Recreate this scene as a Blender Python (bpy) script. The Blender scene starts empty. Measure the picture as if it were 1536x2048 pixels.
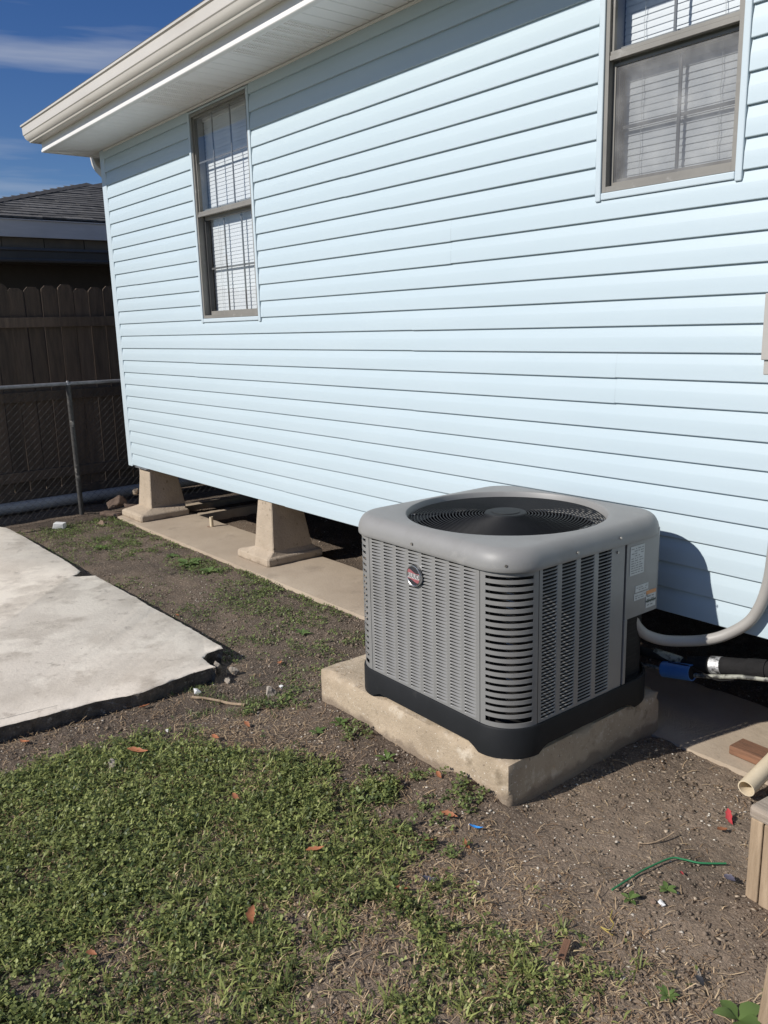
import bpy, bmesh, math, random
import numpy as np
from mathutils import Vector, Matrix

random.seed(7)
rng = np.random.default_rng(11)
SC = bpy.context.scene
COL = SC.collection
rad = math.radians

# ------------------------------------------------------------------ camera
cam_d = bpy.data.cameras.new('camera')
cam = bpy.data.objects.new('camera', cam_d)
COL.objects.link(cam)
R_ = Vector((0.62878, 0.77712, -0.02676)); U_ = Vector((-0.15268, 0.15713, 0.97571)); F_ = Vector((-0.76244, 0.60942, -0.21745))
cam.matrix_world = Matrix(((R_.x, U_.x, -F_.x, 0.0), (R_.y, U_.y, -F_.y, -2.8603), (R_.z, U_.z, -F_.z, 1.1407), (0, 0, 0, 1)))
cam_d.sensor_fit = 'VERTICAL'
cam_d.sensor_height = 36.0
cam_d.lens = 36.0 * 1668.43 / 2048.0
cam_d.clip_start = 0.05
cam_d.clip_end = 2000
SC.camera = cam

# ------------------------------------------------------------------ light
SUN = Vector((-0.21, -1.0, 0.70)).normalized()          # towards the sun
elev = math.asin(SUN.z)
world = bpy.data.worlds.new('World')
SC.world = world
world.use_nodes = True
wn, wl = world.node_tree.nodes, world.node_tree.links
wn.clear()
wo = wn.new('ShaderNodeOutputWorld')
wb = wn.new('ShaderNodeBackground'); wb.inputs['Strength'].default_value = 0.078
sky = wn.new('ShaderNodeTexSky'); sky.sky_type = 'NISHITA'; sky.sun_disc = False
sky.sun_elevation = elev
sky.sun_rotation = math.atan2(SUN.x, SUN.y)
sky.air_density = 1.0; sky.dust_density = 0.1; sky.ozone_density = 5.0
tc = wn.new('ShaderNodeTexCoord')
mp = wn.new('ShaderNodeMapping'); mp.inputs['Scale'].default_value = (1.0, 1.2, 13.0); mp.inputs['Location'].default_value = (18.50, 9.50, 3.85); mp.inputs['Rotation'].default_value = (0.18, 0.10, 0.4)
wl.new(tc.outputs['Generated'], mp.inputs['Vector'])
cn = wn.new('ShaderNodeTexNoise'); cn.inputs['Scale'].default_value = 1.7; cn.inputs['Detail'].default_value = 5; cn.inputs['Roughness'].default_value = 0.55
wl.new(mp.outputs['Vector'], cn.inputs['Vector'])
cr = wn.new('ShaderNodeValToRGB'); cr.color_ramp.elements[0].position = 0.48; cr.color_ramp.elements[1].position = 0.70
cr.color_ramp.elements[1].color = (0.46, 0.46, 0.46, 1)
wl.new(cn.outputs['Fac'], cr.inputs['Fac'])
cm = wn.new('ShaderNodeMix'); cm.data_type = 'RGBA'
cm.inputs['B'].default_value = (7.0, 7.4, 8.2, 1)
hs = wn.new('ShaderNodeHueSaturation'); hs.inputs['Saturation'].default_value = 1.2; hs.inputs['Hue'].default_value = 0.514; wl.new(sky.outputs['Color'], hs.inputs['Color'])
wl.new(cr.outputs['Color'], cm.inputs['Factor']); wl.new(hs.outputs['Color'], cm.inputs['A'])
wl.new(cm.outputs['Result'], wb.inputs['Color']); wl.new(wb.outputs['Background'], wo.inputs['Surface'])

sun_d = bpy.data.lights.new('sun', 'SUN'); sun_d.energy = 5.0; sun_d.angle = rad(0.53); sun_d.color = (1.0, 0.955, 0.895)
sun = bpy.data.objects.new('sun', sun_d); COL.objects.link(sun)
sun.rotation_euler = SUN.to_track_quat('Z', 'Y').to_euler()
sun.location = SUN * 20

vs = SC.view_settings
vs.view_transform = 'Standard'; vs.look = 'None'; vs.exposure = 0.0; vs.gamma = 1.0; vs.use_curve_mapping = False
SC.cycles.max_bounces = 8

# ------------------------------------------------------------------ materials
def mat(name, c1, c2=None, rough=0.6, scale=6.0, detail=6.0, bump=0.0, bscale=80.0, metallic=0.0, stretch=None,
        spots=None, rnd=0.0, trans=0.0, spec=0.5, coord='POS', contrast=(0.3, 0.7), bdist=0.01, bias=0.5):
    m = bpy.data.materials.new(name); m.use_nodes = True
    n, l = m.node_tree.nodes, m.node_tree.links
    b = n['Principled BSDF']
    b.inputs['Roughness'].default_value = rough; b.inputs['Metallic'].default_value = metallic
    b.inputs['Specular IOR Level'].default_value = spec
    if coord == 'POS':
        g = n.new('ShaderNodeNewGeometry'); vec = g.outputs['Position']
    else:
        g = n.new('ShaderNodeTexCoord'); vec = g.outputs['Object']
    if stretch:
        mp = n.new('ShaderNodeMapping'); mp.inputs['Scale'].default_value = stretch
        l.new(vec, mp.inputs['Vector']); vec2 = mp.outputs['Vector']
    else:
        vec2 = vec
    c2 = c2 or tuple(x * 0.8 for x in c1)
    tx = n.new('ShaderNodeTexNoise'); tx.inputs['Scale'].default_value = scale; tx.inputs['Detail'].default_value = detail
    tx.inputs['Roughness'].default_value = 0.62
    l.new(vec2, tx.inputs['Vector'])
    rp = n.new('ShaderNodeValToRGB')
    rp.color_ramp.elements[0].position = contrast[0]; rp.color_ramp.elements[1].position = contrast[1]
    rp.color_ramp.elements[0].color = (*c2, 1); rp.color_ramp.elements[1].color = (*c1, 1)
    l.new(tx.outputs['Fac'], rp.inputs['Fac'])
    colr = rp.outputs['Color']
    for sp in (spots or []):                              # (colour, scale, lo, hi)
        t2 = n.new('ShaderNodeTexNoise'); t2.inputs['Scale'].default_value = sp[1]; t2.inputs['Detail'].default_value = 5
        t2.inputs['Roughness'].default_value = 0.65
        l.new(vec2 if len(sp) < 5 else vec, t2.inputs['Vector'])
        r2 = n.new('ShaderNodeMapRange'); r2.inputs['From Min'].default_value = sp[2]; r2.inputs['From Max'].default_value = sp[3]
        l.new(t2.outputs['Fac'], r2.inputs['Value'])
        mx = n.new('ShaderNodeMix'); mx.data_type = 'RGBA'; mx.inputs['B'].default_value = (*sp[0], 1)
        l.new(r2.outputs['Result'], mx.inputs['Factor']); l.new(colr, mx.inputs['A']); colr = mx.outputs['Result']
    if rnd:
        oi = n.new('ShaderNodeObjectInfo')
        hs = n.new('ShaderNodeHueSaturation')
        mr = n.new('ShaderNodeMapRange'); mr.inputs['To Min'].default_value = 1 - rnd; mr.inputs['To Max'].default_value = 1 + rnd
        l.new(oi.outputs['Random'], mr.inputs['Value']); l.new(mr.outputs['Result'], hs.inputs['Value'])
        l.new(colr, hs.inputs['Color']); colr = hs.outputs['Color']
    l.new(colr, b.inputs['Base Color'])
    if bump:
        tb = n.new('ShaderNodeTexNoise'); tb.inputs['Scale'].default_value = bscale; tb.inputs['Detail'].default_value = 6
        tb.inputs['Roughness'].default_value = 0.7
        l.new(vec2, tb.inputs['Vector'])
        bp = n.new('ShaderNodeBump'); bp.inputs['Strength'].default_value = bump; bp.inputs['Distance'].default_value = bdist
        l.new(tb.outputs['Fac'], bp.inputs['Height']); l.new(bp.outputs['Normal'], b.inputs['Normal'])
    return m

def leafmat(name, dark, light, dry=None, transl=0.3):
    m = bpy.data.materials.new(name); m.use_nodes = True
    n, l = m.node_tree.nodes, m.node_tree.links
    b = n['Principled BSDF']; b.inputs['Roughness'].default_value = 0.5; b.inputs['Specular IOR Level'].default_value = 0.35
    at = n.new('ShaderNodeAttribute'); at.attribute_name = 'tint'
    rp = n.new('ShaderNodeValToRGB')
    rp.color_ramp.elements[0].color = (*dark, 1); rp.color_ramp.elements[0].position = 0.0
    rp.color_ramp.elements[1].color = (*light, 1); rp.color_ramp.elements[1].position = 0.85 if dry else 1.0
    if dry:
        e = rp.color_ramp.elements.new(0.93); e.color = (*dry, 1)
    l.new(at.outputs['Fac'], rp.inputs['Fac']); l.new(rp.outputs['Color'], b.inputs['Base Color'])
    tr = n.new('ShaderNodeBsdfTranslucent'); l.new(rp.outputs['Color'], tr.inputs['Color'])
    mx = n.new('ShaderNodeMixShader'); mx.inputs[0].default_value = transl
    l.new(b.outputs[0], mx.inputs[1]); l.new(tr.outputs[0], mx.inputs[2]); l.new(mx.outputs[0], n['Material Output'].inputs['Surface'])
    return m

def glassmat(name, tint=(0.93, 0.96, 0.97), haze=0.0):
    m = bpy.data.materials.new(name); m.use_nodes = True
    n, l = m.node_tree.nodes, m.node_tree.links
    n.remove(n['Principled BSDF'])
    tr = n.new('ShaderNodeBsdfTransparent'); tr.inputs[0].default_value = (*tint, 1)
    gl = n.new('ShaderNodeBsdfGlossy'); gl.inputs['Roughness'].default_value = 0.015
    lw = n.new('ShaderNodeLayerWeight'); lw.inputs['Blend'].default_value = 0.5
    pw = n.new('ShaderNodeMath'); pw.operation = 'POWER'; l.new(lw.outputs['Facing'], pw.inputs[0]); pw.inputs[1].default_value = 4.0
    fr = n.new('ShaderNodeMath'); fr.operation = 'MULTIPLY_ADD'; l.new(pw.outputs[0], fr.inputs[0]); fr.inputs[1].default_value = 0.85; fr.inputs[2].default_value = 0.085
    mx = n.new('ShaderNodeMixShader')
    l.new(fr.outputs[0], mx.inputs[0]); l.new(tr.outputs[0], mx.inputs[1]); l.new(gl.outputs[0], mx.inputs[2])
    l.new(mx.outputs[0], n['Material Output'].inputs['Surface'])
    return m

def screenmat(name):
    m = bpy.data.materials.new(name); m.use_nodes = True
    n, l = m.node_tree.nodes, m.node_tree.links
    b = n['Principled BSDF']; b.inputs['Roughness'].default_value = 0.8
    g = n.new('ShaderNodeNewGeometry')
    t = n.new('ShaderNodeTexNoise'); t.inputs['Scale'].default_value = 9; t.inputs['Detail'].default_value = 6; l.new(g.outputs['Position'], t.inputs['Vector'])
    r = n.new('ShaderNodeValToRGB'); r.color_ramp.elements[0].color = (0.16, 0.16, 0.165, 1); r.color_ramp.elements[1].color = (0.36, 0.36, 0.355, 1)
    r.color_ramp.elements[0].position = 0.4; r.color_ramp.elements[1].position = 0.8
    l.new(t.outputs['Fac'], r.inputs['Fac']); l.new(r.outputs['Color'], b.inputs['Base Color'])
    tr = n.new('ShaderNodeBsdfTransparent')
    mr = n.new('ShaderNodeMapRange'); mr.inputs['To Min'].default_value = 0.34; mr.inputs['To Max'].default_value = 0.58
    l.new(t.outputs['Fac'], mr.inputs['Value'])
    mx = n.new('ShaderNodeMixShader'); l.new(mr.outputs['Result'], mx.inputs[0])
    l.new(tr.outputs[0], mx.inputs[1]); l.new(b.outputs[0], mx.inputs[2])
    l.new(mx.outputs[0], n['Material Output'].inputs['Surface'])
    return m

MT = {}
MT['siding'] = mat('vinyl_siding_blue', (0.468, 0.555, 0.596), (0.444, 0.533, 0.575), rough=0.42, scale=1.2, spots=[((0.425, 0.515, 0.56), 3.0, 0.62, 0.85)],
                   stretch=(1.0, 1.0, 6.0), bump=0.04, bscale=25, bdist=0.004)
MT['trim'] = mat('vinyl_trim_blue', (0.50, 0.58, 0.62), (0.475, 0.555, 0.595), rough=0.4, scale=2)
MT['white_metal'] = mat('white_coated_metal', (0.78, 0.77, 0.74), (0.70, 0.69, 0.66), rough=0.38, scale=1.6, stretch=(1, 1, 3), spots=[((0.52, 0.48, 0.42), 4.0, 0.62, 0.8)])
MT['gutter'] = mat('cream_gutter', (0.57, 0.54, 0.485), (0.49, 0.46, 0.41), rough=0.4, scale=1.2, stretch=(0.6, 0.6, 3), spots=[((0.42, 0.36, 0.29), 5.0, 0.60, 0.85)])
MT['soffit'] = mat('white_soffit', (0.84, 0.84, 0.83), (0.78, 0.78, 0.77), rough=0.5, scale=2)
MT['dark'] = mat('dark_interior', (0.03, 0.03, 0.03), rough=0.9)
MT['core'] = mat('sheathing', (0.12, 0.10, 0.08), rough=0.9)
MT['frame'] = mat('window_aluminium', (0.235, 0.224, 0.200), (0.185, 0.176, 0.158), rough=0.45, scale=5, spots=[((0.34, 0.33, 0.31), 14, 0.6, 0.75)])
MT['shaded_frame'] = mat('window_frame_shaded', (0.05, 0.05, 0.05), rough=0.6)  # near-black: shade of the window channel painted into the lower sash stiles
MT['muntin'] = mat('window_muntin', (0.16, 0.155, 0.15), rough=0.5)
MT['slat'] = mat('blind_white', (0.72, 0.72, 0.725), (0.67, 0.67, 0.675), rough=0.45, scale=3)
MT['cord'] = mat('blind_cord', (0.6, 0.6, 0.58), rough=0.7)
MT['glass'] = glassmat('window_glass')
MT['screen'] = screenmat('insect_screen')
MT['roof'] = mat('roof_shingle', (0.10, 0.10, 0.095), (0.06, 0.06, 0.06), rough=0.9, scale=12, bump=0.5, bscale=60)
MT['nroof'] = mat('neighbour_shingle', (0.135, 0.13, 0.12), (0.06, 0.058, 0.055), rough=0.95, scale=14, rnd=0.35, bump=0.6, bscale=120, spots=[((0.04, 0.04, 0.04), 3.0, 0.55, 0.75)])
MT['nridge'] = mat('neighbour_ridge', (0.05, 0.047, 0.045), (0.03, 0.03, 0.03), rough=0.95, scale=14, bump=0.4)
MT['nfascia'] = mat('peeling_white_paint', (0.74, 0.70, 0.66), (0.62, 0.585, 0.55), rough=0.7, scale=4, spots=[((0.06, 0.05, 0.045), 3.5, 0.70, 0.72)], stretch=(1, 0.6, 4))
MT['nboard'] = mat('neighbour_brown_board', (0.24, 0.18, 0.12), (0.17, 0.13, 0.088), rough=0.8, scale=5, rnd=0.15)
MT['ngutter'] = mat('neighbour_grey_gutter', (0.10, 0.092, 0.082), (0.075, 0.069, 0.061), rough=0.6, scale=3)
MT['picket'] = mat('weathered_cedar', (0.115, 0.080, 0.056), (0.062, 0.044, 0.032), rough=0.85, scale=9, stretch=(3, 3, 0.35), rnd=0.35, bump=0.4, bscale=40)
MT['galv'] = mat('galvanised_steel', (0.25, 0.25, 0.26), (0.14, 0.14, 0.145), rough=0.6, metallic=0.4, scale=20)
MT['galv_old'] = mat('old_galvanised_post', (0.085, 0.083, 0.08), (0.05, 0.047, 0.043), rough=0.7, metallic=0.4, scale=12, spots=[((0.32, 0.30, 0.27), 16, 0.62, 0.68)])
MT['wire'] = mat('dull_fence_wire', (0.030, 0.030, 0.030), (0.02, 0.02, 0.02), rough=0.7, scale=30)
MT['whitepipe'] = mat('dull_white_pipe', (0.38, 0.38, 0.385), (0.27, 0.27, 0.275), rough=0.5, scale=4)
MT['pier'] = mat('pier_concrete', (0.46, 0.378, 0.285), (0.35, 0.283, 0.208), rough=0.9, scale=5, bump=0.9, bscale=48, bdist=0.008,
                 spots=[((0.16, 0.125, 0.09), 26, 0.62, 0.70), ((0.46, 0.39, 0.30), 7, 0.58, 0.75)])
MT['path'] = mat('path_concrete', (0.46, 0.38, 0.285), (0.36, 0.288, 0.212), rough=0.88, scale=2.2, bump=0.5, bscale=60, bdist=0.004,
                 spots=[((0.27, 0.22, 0.165), 4.0, 0.56, 0.78), ((0.20, 0.16, 0.12), 45, 0.67, 0.74)])
MT['pad'] = mat('pad_concrete', (0.52, 0.42, 0.30), (0.34, 0.268, 0.185), rough=0.9, scale=4.5, bump=0.75, bscale=70, bdist=0.006,
                spots=[((0.56, 0.48, 0.37), 11, 0.56, 0.68), ((0.25, 0.195, 0.13), 9, 0.58, 0.70), ((0.44, 0.27, 0.12), 5, 0.68, 0.74), ((0.66, 0.60, 0.50), 90, 0.62, 0.68), ((0.17, 0.13, 0.09), 70, 0.64, 0.70)])
def mud(m, ztop, zspan):
    """splashes of dried mud with ragged tops round the foot of a concrete thing"""
    n, l = m.node_tree.nodes, m.node_tree.links; b = n['Principled BSDF']; src = b.inputs['Base Color'].links[0].from_socket
    g = n.new('ShaderNodeNewGeometry'); sx = n.new('ShaderNodeSeparateXYZ'); l.new(g.outputs['Position'], sx.inputs[0])
    t = n.new('ShaderNodeTexNoise'); t.inputs['Scale'].default_value = 13; t.inputs['Detail'].default_value = 6; l.new(g.outputs['Position'], t.inputs['Vector'])
    a_ = n.new('ShaderNodeMath'); a_.operation = 'MULTIPLY_ADD'; l.new(t.outputs['Fac'], a_.inputs[0]); a_.inputs[1].default_value = zspan; l.new(sx.outputs['Z'], a_.inputs[2])
    r_ = n.new('ShaderNodeMapRange'); r_.inputs['From Min'].default_value = ztop + zspan * .5 + .01; r_.inputs['From Max'].default_value = ztop + zspan * .5 - .01; r_.inputs['To Max'].default_value = 0.75
    l.new(a_.outputs[0], r_.inputs['Value'])
    x_ = n.new('ShaderNodeMix'); x_.data_type = 'RGBA'; l.new(r_.outputs['Result'], x_.inputs['Factor']); l.new(src, x_.inputs['A']); x_.inputs['B'].default_value = (0.20, 0.152, 0.108, 1)
    l.new(x_.outputs['Result'], b.inputs['Base Color'])
mud(MT['pad'], -0.388, -0.10); mud(MT['pier'], -0.42, -0.07)
MT['slab'] = mat('slab_concrete', (0.75, 0.665, 0.555), (0.60, 0.525, 0.43), rough=0.9, scale=2.2, bump=0.4, bscale=55, bdist=0.005, contrast=(0.36, 0.56),
                 spots=[((0.50, 0.43, 0.345), 3.6, 0.53, 0.68), ((0.46, 0.395, 0.32), 12, 0.58, 0.70), ((0.82, 0.735, 0.615), 2.7, 0.50, 0.60), ((0.25, 0.215, 0.175), 42, 0.69, 0.73), ((0.84, 0.76, 0.65), 75, 0.63, 0.70)])
MT['slab_edge'] = mat('dark_edge_concrete', (0.27, 0.23, 0.185), (0.085, 0.07, 0.055), rough=0.95, scale=20, bump=1.0, bscale=38, bdist=0.03, spots=[((0.42, 0.38, 0.32), 30, 0.58, 0.66)])  # darker, rougher tone for the side faces of the slab
MT['rubble'] = mat('rubble_concrete', (0.40, 0.35, 0.29), (0.22, 0.19, 0.155), rough=0.95, scale=16, bump=0.8, bscale=60)
MT['clay'] = mat('dry_clay', (0.25, 0.175, 0.125), (0.16, 0.11, 0.08), rough=0.95, scale=14, bump=0.8, bscale=60)
MT['dirt'] = mat('dirt', (0.180, 0.130, 0.090), (0.074, 0.053, 0.037), rough=0.95, scale=3.0, detail=9, bump=0.9, bscale=55, bdist=0.02, contrast=(0.32, 0.68),
                 spots=[((0.068, 0.050, 0.036), 1.1, 0.50, 0.72), ((0.30, 0.235, 0.172), 2.1, 0.58, 0.80)])
def dry_soil(m):
    """dry sandy soil takes over where the 'dry' attribute is high; fine light and dark grit everywhere"""
    n, l = m.node_tree.nodes, m.node_tree.links
    b = n['Principled BSDF']; src = b.inputs['Base Color'].links[0].from_socket
    at = n.new('ShaderNodeAttribute'); at.attribute_name = 'dry'
    g = n.new('ShaderNodeNewGeometry')
    def nz(sc, lo, hi, det=5):
        t = n.new('ShaderNodeTexNoise'); t.inputs['Scale'].default_value = sc; t.inputs['Detail'].default_value = det; t.inputs['Roughness'].default_value = 0.7
        l.new(g.outputs['Position'], t.inputs['Vector'])
        r_ = n.new('ShaderNodeMapRange'); r_.inputs['From Min'].default_value = lo; r_.inputs['From Max'].default_value = hi; l.new(t.outputs['Fac'], r_.inputs['Value']); return r_.outputs['Result']
    def mix(f, a_, c):
        x_ = n.new('ShaderNodeMix'); x_.data_type = 'RGBA'; l.new(f, x_.inputs['Factor']); l.new(a_, x_.inputs['A']); x_.inputs['B'].default_value = (*c, 1); return x_.outputs['Result']
    f = n.new('ShaderNodeMath'); f.operation = 'MULTIPLY'; l.new(at.outputs['Fac'], f.inputs[0]); l.new(nz(4.0, 0.30, 0.62), f.inputs[1])
    c = mix(f.outputs[0], src, (0.285, 0.212, 0.150))
    c = mix(nz(95, 0.56, 0.70), c, (0.055, 0.042, 0.032)); c = mix(nz(170, 0.57, 0.66), c, (0.52, 0.43, 0.33))
    l.new(c, b.inputs['Base Color'])
dry_soil(MT['dirt'])
MT['far_lawn'] = mat('far_lawn', (0.060, 0.080, 0.030), (0.040, 0.050, 0.022), rough=0.95, scale=0.6)
MT['clod'] = mat('soil_clod', (0.250, 0.192, 0.140), (0.090, 0.067, 0.048), rough=0.95, scale=30, detail=4, contrast=(0.35, 0.65))
MT['chip'] = mat('shell_chip', (0.62, 0.57, 0.48), (0.36, 0.31, 0.25), rough=0.7, scale=25)
MT['straw'] = leafmat('dry_straw', (0.22, 0.135, 0.075), (0.66, 0.50, 0.31), None, 0.15)
MT['flake'] = leafmat('dead_leaf_flakes', (0.055, 0.036, 0.024), (0.46, 0.37, 0.27), None, 0.05)
MT['grass'] = leafmat('grass_leaf', (0.046, 0.068, 0.018), (0.375, 0.41, 0.135), (0.60, 0.48, 0.27), 0.3)
MT['clover'] = leafmat('clover_leaf', (0.045, 0.074, 0.020), (0.34, 0.375, 0.120), None, 0.28)
MT['lowweed'] = leafmat('low_weed_leaf', (0.058, 0.085, 0.028), (0.24, 0.29, 0.095), None, 0.25)
MT['weed'] = leafmat('weed_leaf', (0.075, 0.125, 0.03), (0.17, 0.25, 0.075), None, 0.3)
MT['dryleaf'] = mat('dry_leaf', (0.36, 0.135, 0.055), (0.20, 0.075, 0.035), rough=0.7, scale=40, rnd=0.3)
MT['acgrey'] = mat('painted_grey_metal', (0.222, 0.220, 0.212), (0.198, 0.196, 0.189), rough=0.34, scale=3, bump=0.03, bscale=300, bdist=0.002, spots=[((0.165, 0.160, 0.150), 2.6, 0.55, 0.80), ((0.27, 0.262, 0.245), 6.0, 0.62, 0.80)])
MT['accap'] = mat('grey_cap', (0.250, 0.247, 0.238), (0.220, 0.217, 0.208), rough=0.5, scale=3, bump=0.05, bscale=240, bdist=0.002, spots=[((0.200, 0.194, 0.182), 3.5, 0.52, 0.75), ((0.30, 0.292, 0.275), 9.0, 0.62, 0.80)])
MT['acblack'] = mat('black_plastic', (0.016, 0.017, 0.019), (0.011, 0.012, 0.013), rough=0.6, spec=0.25, scale=6, spots=[((0.04, 0.039, 0.037), 12, 0.62, 0.85)])
MT['grille'] = mat('black_wire', (0.016, 0.017, 0.019), rough=0.55, spec=0.22)
MT['fan'] = mat('dark_fan', (0.008, 0.008, 0.009), rough=0.7, spec=0.1)
MT['coil'] = mat('coil_fins', (0.036, 0.035, 0.033), (0.022, 0.021, 0.020), rough=0.7, spec=0.1, scale=10, stretch=(1, 1, 14))
MT['chrome'] = mat('chrome', (0.65, 0.65, 0.66), rough=0.32, metallic=1.0)
MT['badge'] = mat('badge_black', (0.02, 0.022, 0.03), rough=0.3)
MT['badge_red'] = mat('badge_red', (0.28, 0.075, 0.085), (0.33, 0.11, 0.12), rough=0.45, scale=30)
MT['badge_silver'] = mat('badge_silver', (0.50, 0.48, 0.47), rough=0.35)
MT['label'] = mat('label_paper', (0.50, 0.52, 0.51), (0.44, 0.46, 0.45), rough=0.5, scale=30)
MT['label_text'] = mat('label_print', (0.20, 0.21, 0.21), rough=0.6)
MT['label_green'] = mat('label_dark_print', (0.05, 0.07, 0.06), rough=0.6)
MT['orange'] = mat('label_orange', (0.60, 0.27, 0.10), rough=0.5)
MT['screw'] = mat('screw_steel', (0.35, 0.33, 0.30), rough=0.35, metallic=0.8)
MT['conduit'] = mat('grey_conduit', (0.34, 0.325, 0.30), (0.30, 0.285, 0.26), rough=0.5, scale=10)
MT['foam'] = mat('black_foam_insulation', (0.022, 0.021, 0.021), (0.014, 0.0135, 0.0135), rough=0.9, spec=0.12, scale=20, bump=0.5, bscale=50)
MT['foil'] = mat('foil_tape', (0.60, 0.60, 0.60), (0.10, 0.10, 0.10), rough=0.35, metallic=0.6, scale=22, contrast=(0.42, 0.5), bump=0.6, bscale=60)
MT['copper'] = mat('bare_suction_line', (0.30, 0.30, 0.25), (0.05, 0.05, 0.045), rough=0.6, scale=30, contrast=(0.42, 0.55))
MT['blue'] = mat('blue_plastic', (0.05, 0.17, 0.43), (0.035, 0.12, 0.32), rough=0.5, scale=10)
MT['bluefoil'] = mat('blue_wrapper', (0.05, 0.30, 0.75), rough=0.35)
MT['boxgrey'] = mat('utility_box_grey', (0.42, 0.40, 0.37), (0.38, 0.36, 0.33), rough=0.45, scale=4)
MT['pvc'] = mat('cream_pvc', (0.66, 0.56, 0.40), (0.60, 0.50, 0.35), rough=0.4, scale=6)
MT['oldwood'] = mat('weathered_grey_wood', (0.40, 0.335, 0.265), (0.25, 0.20, 0.155), rough=0.85, scale=7, stretch=(1.0, 12, 12), bump=0.5, bscale=18, coord='OBJ')
MT['wood'] = mat('tan_lumber', (0.42, 0.315, 0.21), (0.24, 0.17, 0.105), rough=0.85, scale=5, stretch=(9, 9, 1.0), bump=0.35, bscale=14, coord='OBJ', spots=[((0.10, 0.065, 0.04), 3.2, 0.64, 0.72)])
MT['brownwood'] = mat('brown_board', (0.25, 0.125, 0.07), (0.12, 0.065, 0.04), rough=0.85, scale=6, stretch=(1.2, 10, 10), bump=0.4, bscale=16, coord='OBJ')
MT['red'] = mat('red_plastic', (0.46, 0.05, 0.055), rough=0.45)
MT['green'] = mat('green_cord', (0.03, 0.20, 0.08), rough=0.5)
MT['yellow'] = mat('yellow_twine', (0.42, 0.32, 0.07), rough=0.6)
MT['purple'] = mat('purple_foil', (0.12, 0.11, 0.15), (0.06, 0.055, 0.07), rough=0.45, metallic=0.2, scale=40)
MT['white'] = mat('white_scrap', (0.72, 0.72, 0.70), rough=0.6)
MT['rubber'] = mat('black_rubber', (0.025, 0.026, 0.03), rough=0.6)
MT['clear'] = mat('clear_scrap', (0.30, 0.26, 0.215), rough=0.4)

# ------------------------------------------------------------------ mesh helpers
class MB:
    """collects vertices and faces for one mesh"""
    def __init__(self): self.v = []; self.f = []
    def add(self, vs, fs):
        o = len(self.v); self.v += [tuple(x) for x in vs]; self.f += [tuple(o + i for i in f) for f in fs]; return self
    def box(self, a, b):
        x0, y0, z0 = a; x1, y1, z1 = b
        return self.add([(x0, y0, z0), (x1, y0, z0), (x1, y1, z0), (x0, y1, z0), (x0, y0, z1), (x1, y0, z1), (x1, y1, z1), (x0, y1, z1)],
                        [(0, 3, 2, 1), (4, 5, 6, 7), (0, 1, 5, 4), (1, 2, 6, 5), (2, 3, 7, 6), (3, 0, 4, 7)])
    def loft(self, rings, closed=True, caps=True):
        n = len(rings[0]); vs = [p for r in rings for p in r]; fs = []
        for i in range(len(rings) - 1):
            for j in range(n if closed else n - 1):
                k = (j + 1) % n
                fs.append((i * n + j, i * n + k, (i + 1) * n + k, (i + 1) * n + j))
        if caps and closed:
            fs.append(tuple(range(n - 1, -1, -1))); fs.append(tuple((len(rings) - 1) * n + j for j in range(n)))
        return self.add(vs, fs)
    def tube(self, path, r, seg=8, caps=True):
        path = [Vector(p) for p in path]; rings = []
        up = None
        for i, p in enumerate(path):
            t = (path[min(i + 1, len(path) - 1)] - path[max(i - 1, 0)]).normalized()
            if up is None:
                up = Vector((0, 0, 1)) if abs(t.z) < 0.9 else Vector((1, 0, 0))
            u = (up - t * up.dot(t)).normalized(); w = t.cross(u); up = u
            rr = r[i] if isinstance(r, (list, tuple)) else r
            rings.append([p + u * rr * math.cos(2 * math.pi * k / seg) + w * rr * math.sin(2 * math.pi * k / seg) for k in range(seg)])
        return self.loft(rings, True, caps)
    def ring(self, c, R, r, seg=64, sides=5):
        vs, fs = [], []
        for i in range(seg):
            a = 2 * math.pi * i / seg
            for j in range(sides):
                b = 2 * math.pi * j / sides
                q = R + r * math.cos(b); vs.append((c[0] + q * math.cos(a), c[1] + q * math.sin(a), c[2] + r * math.sin(b)))
        for i in range(seg):
            for j in range(sides):
                i2, j2 = (i + 1) % seg, (j + 1) % sides
                fs.append((i * sides + j, i2 * sides + j, i2 * sides + j2, i * sides + j2))
        return self.add(vs, fs)
    def disc(self, c, r, h, seg=32, axis='z'):
        rg = []
        for hh in (0, h):
            rg.append([(c[0] + r * math.cos(2 * math.pi * k / seg), c[1] + r * math.sin(2 * math.pi * k / seg), c[2] + hh) for k in range(seg)])
        return self.loft(rg)
    def mesh(self, name, m, smooth=None):
        me = bpy.data.meshes.new(name); me.from_pydata(self.v, [], self.f); me.update()
        if m: me.materials.append(m)
        if smooth is not None:
            me.polygons.foreach_set('use_smooth', [True] * len(me.polygons))
            me.set_sharp_from_angle(angle=rad(smooth))
        return me

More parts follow.
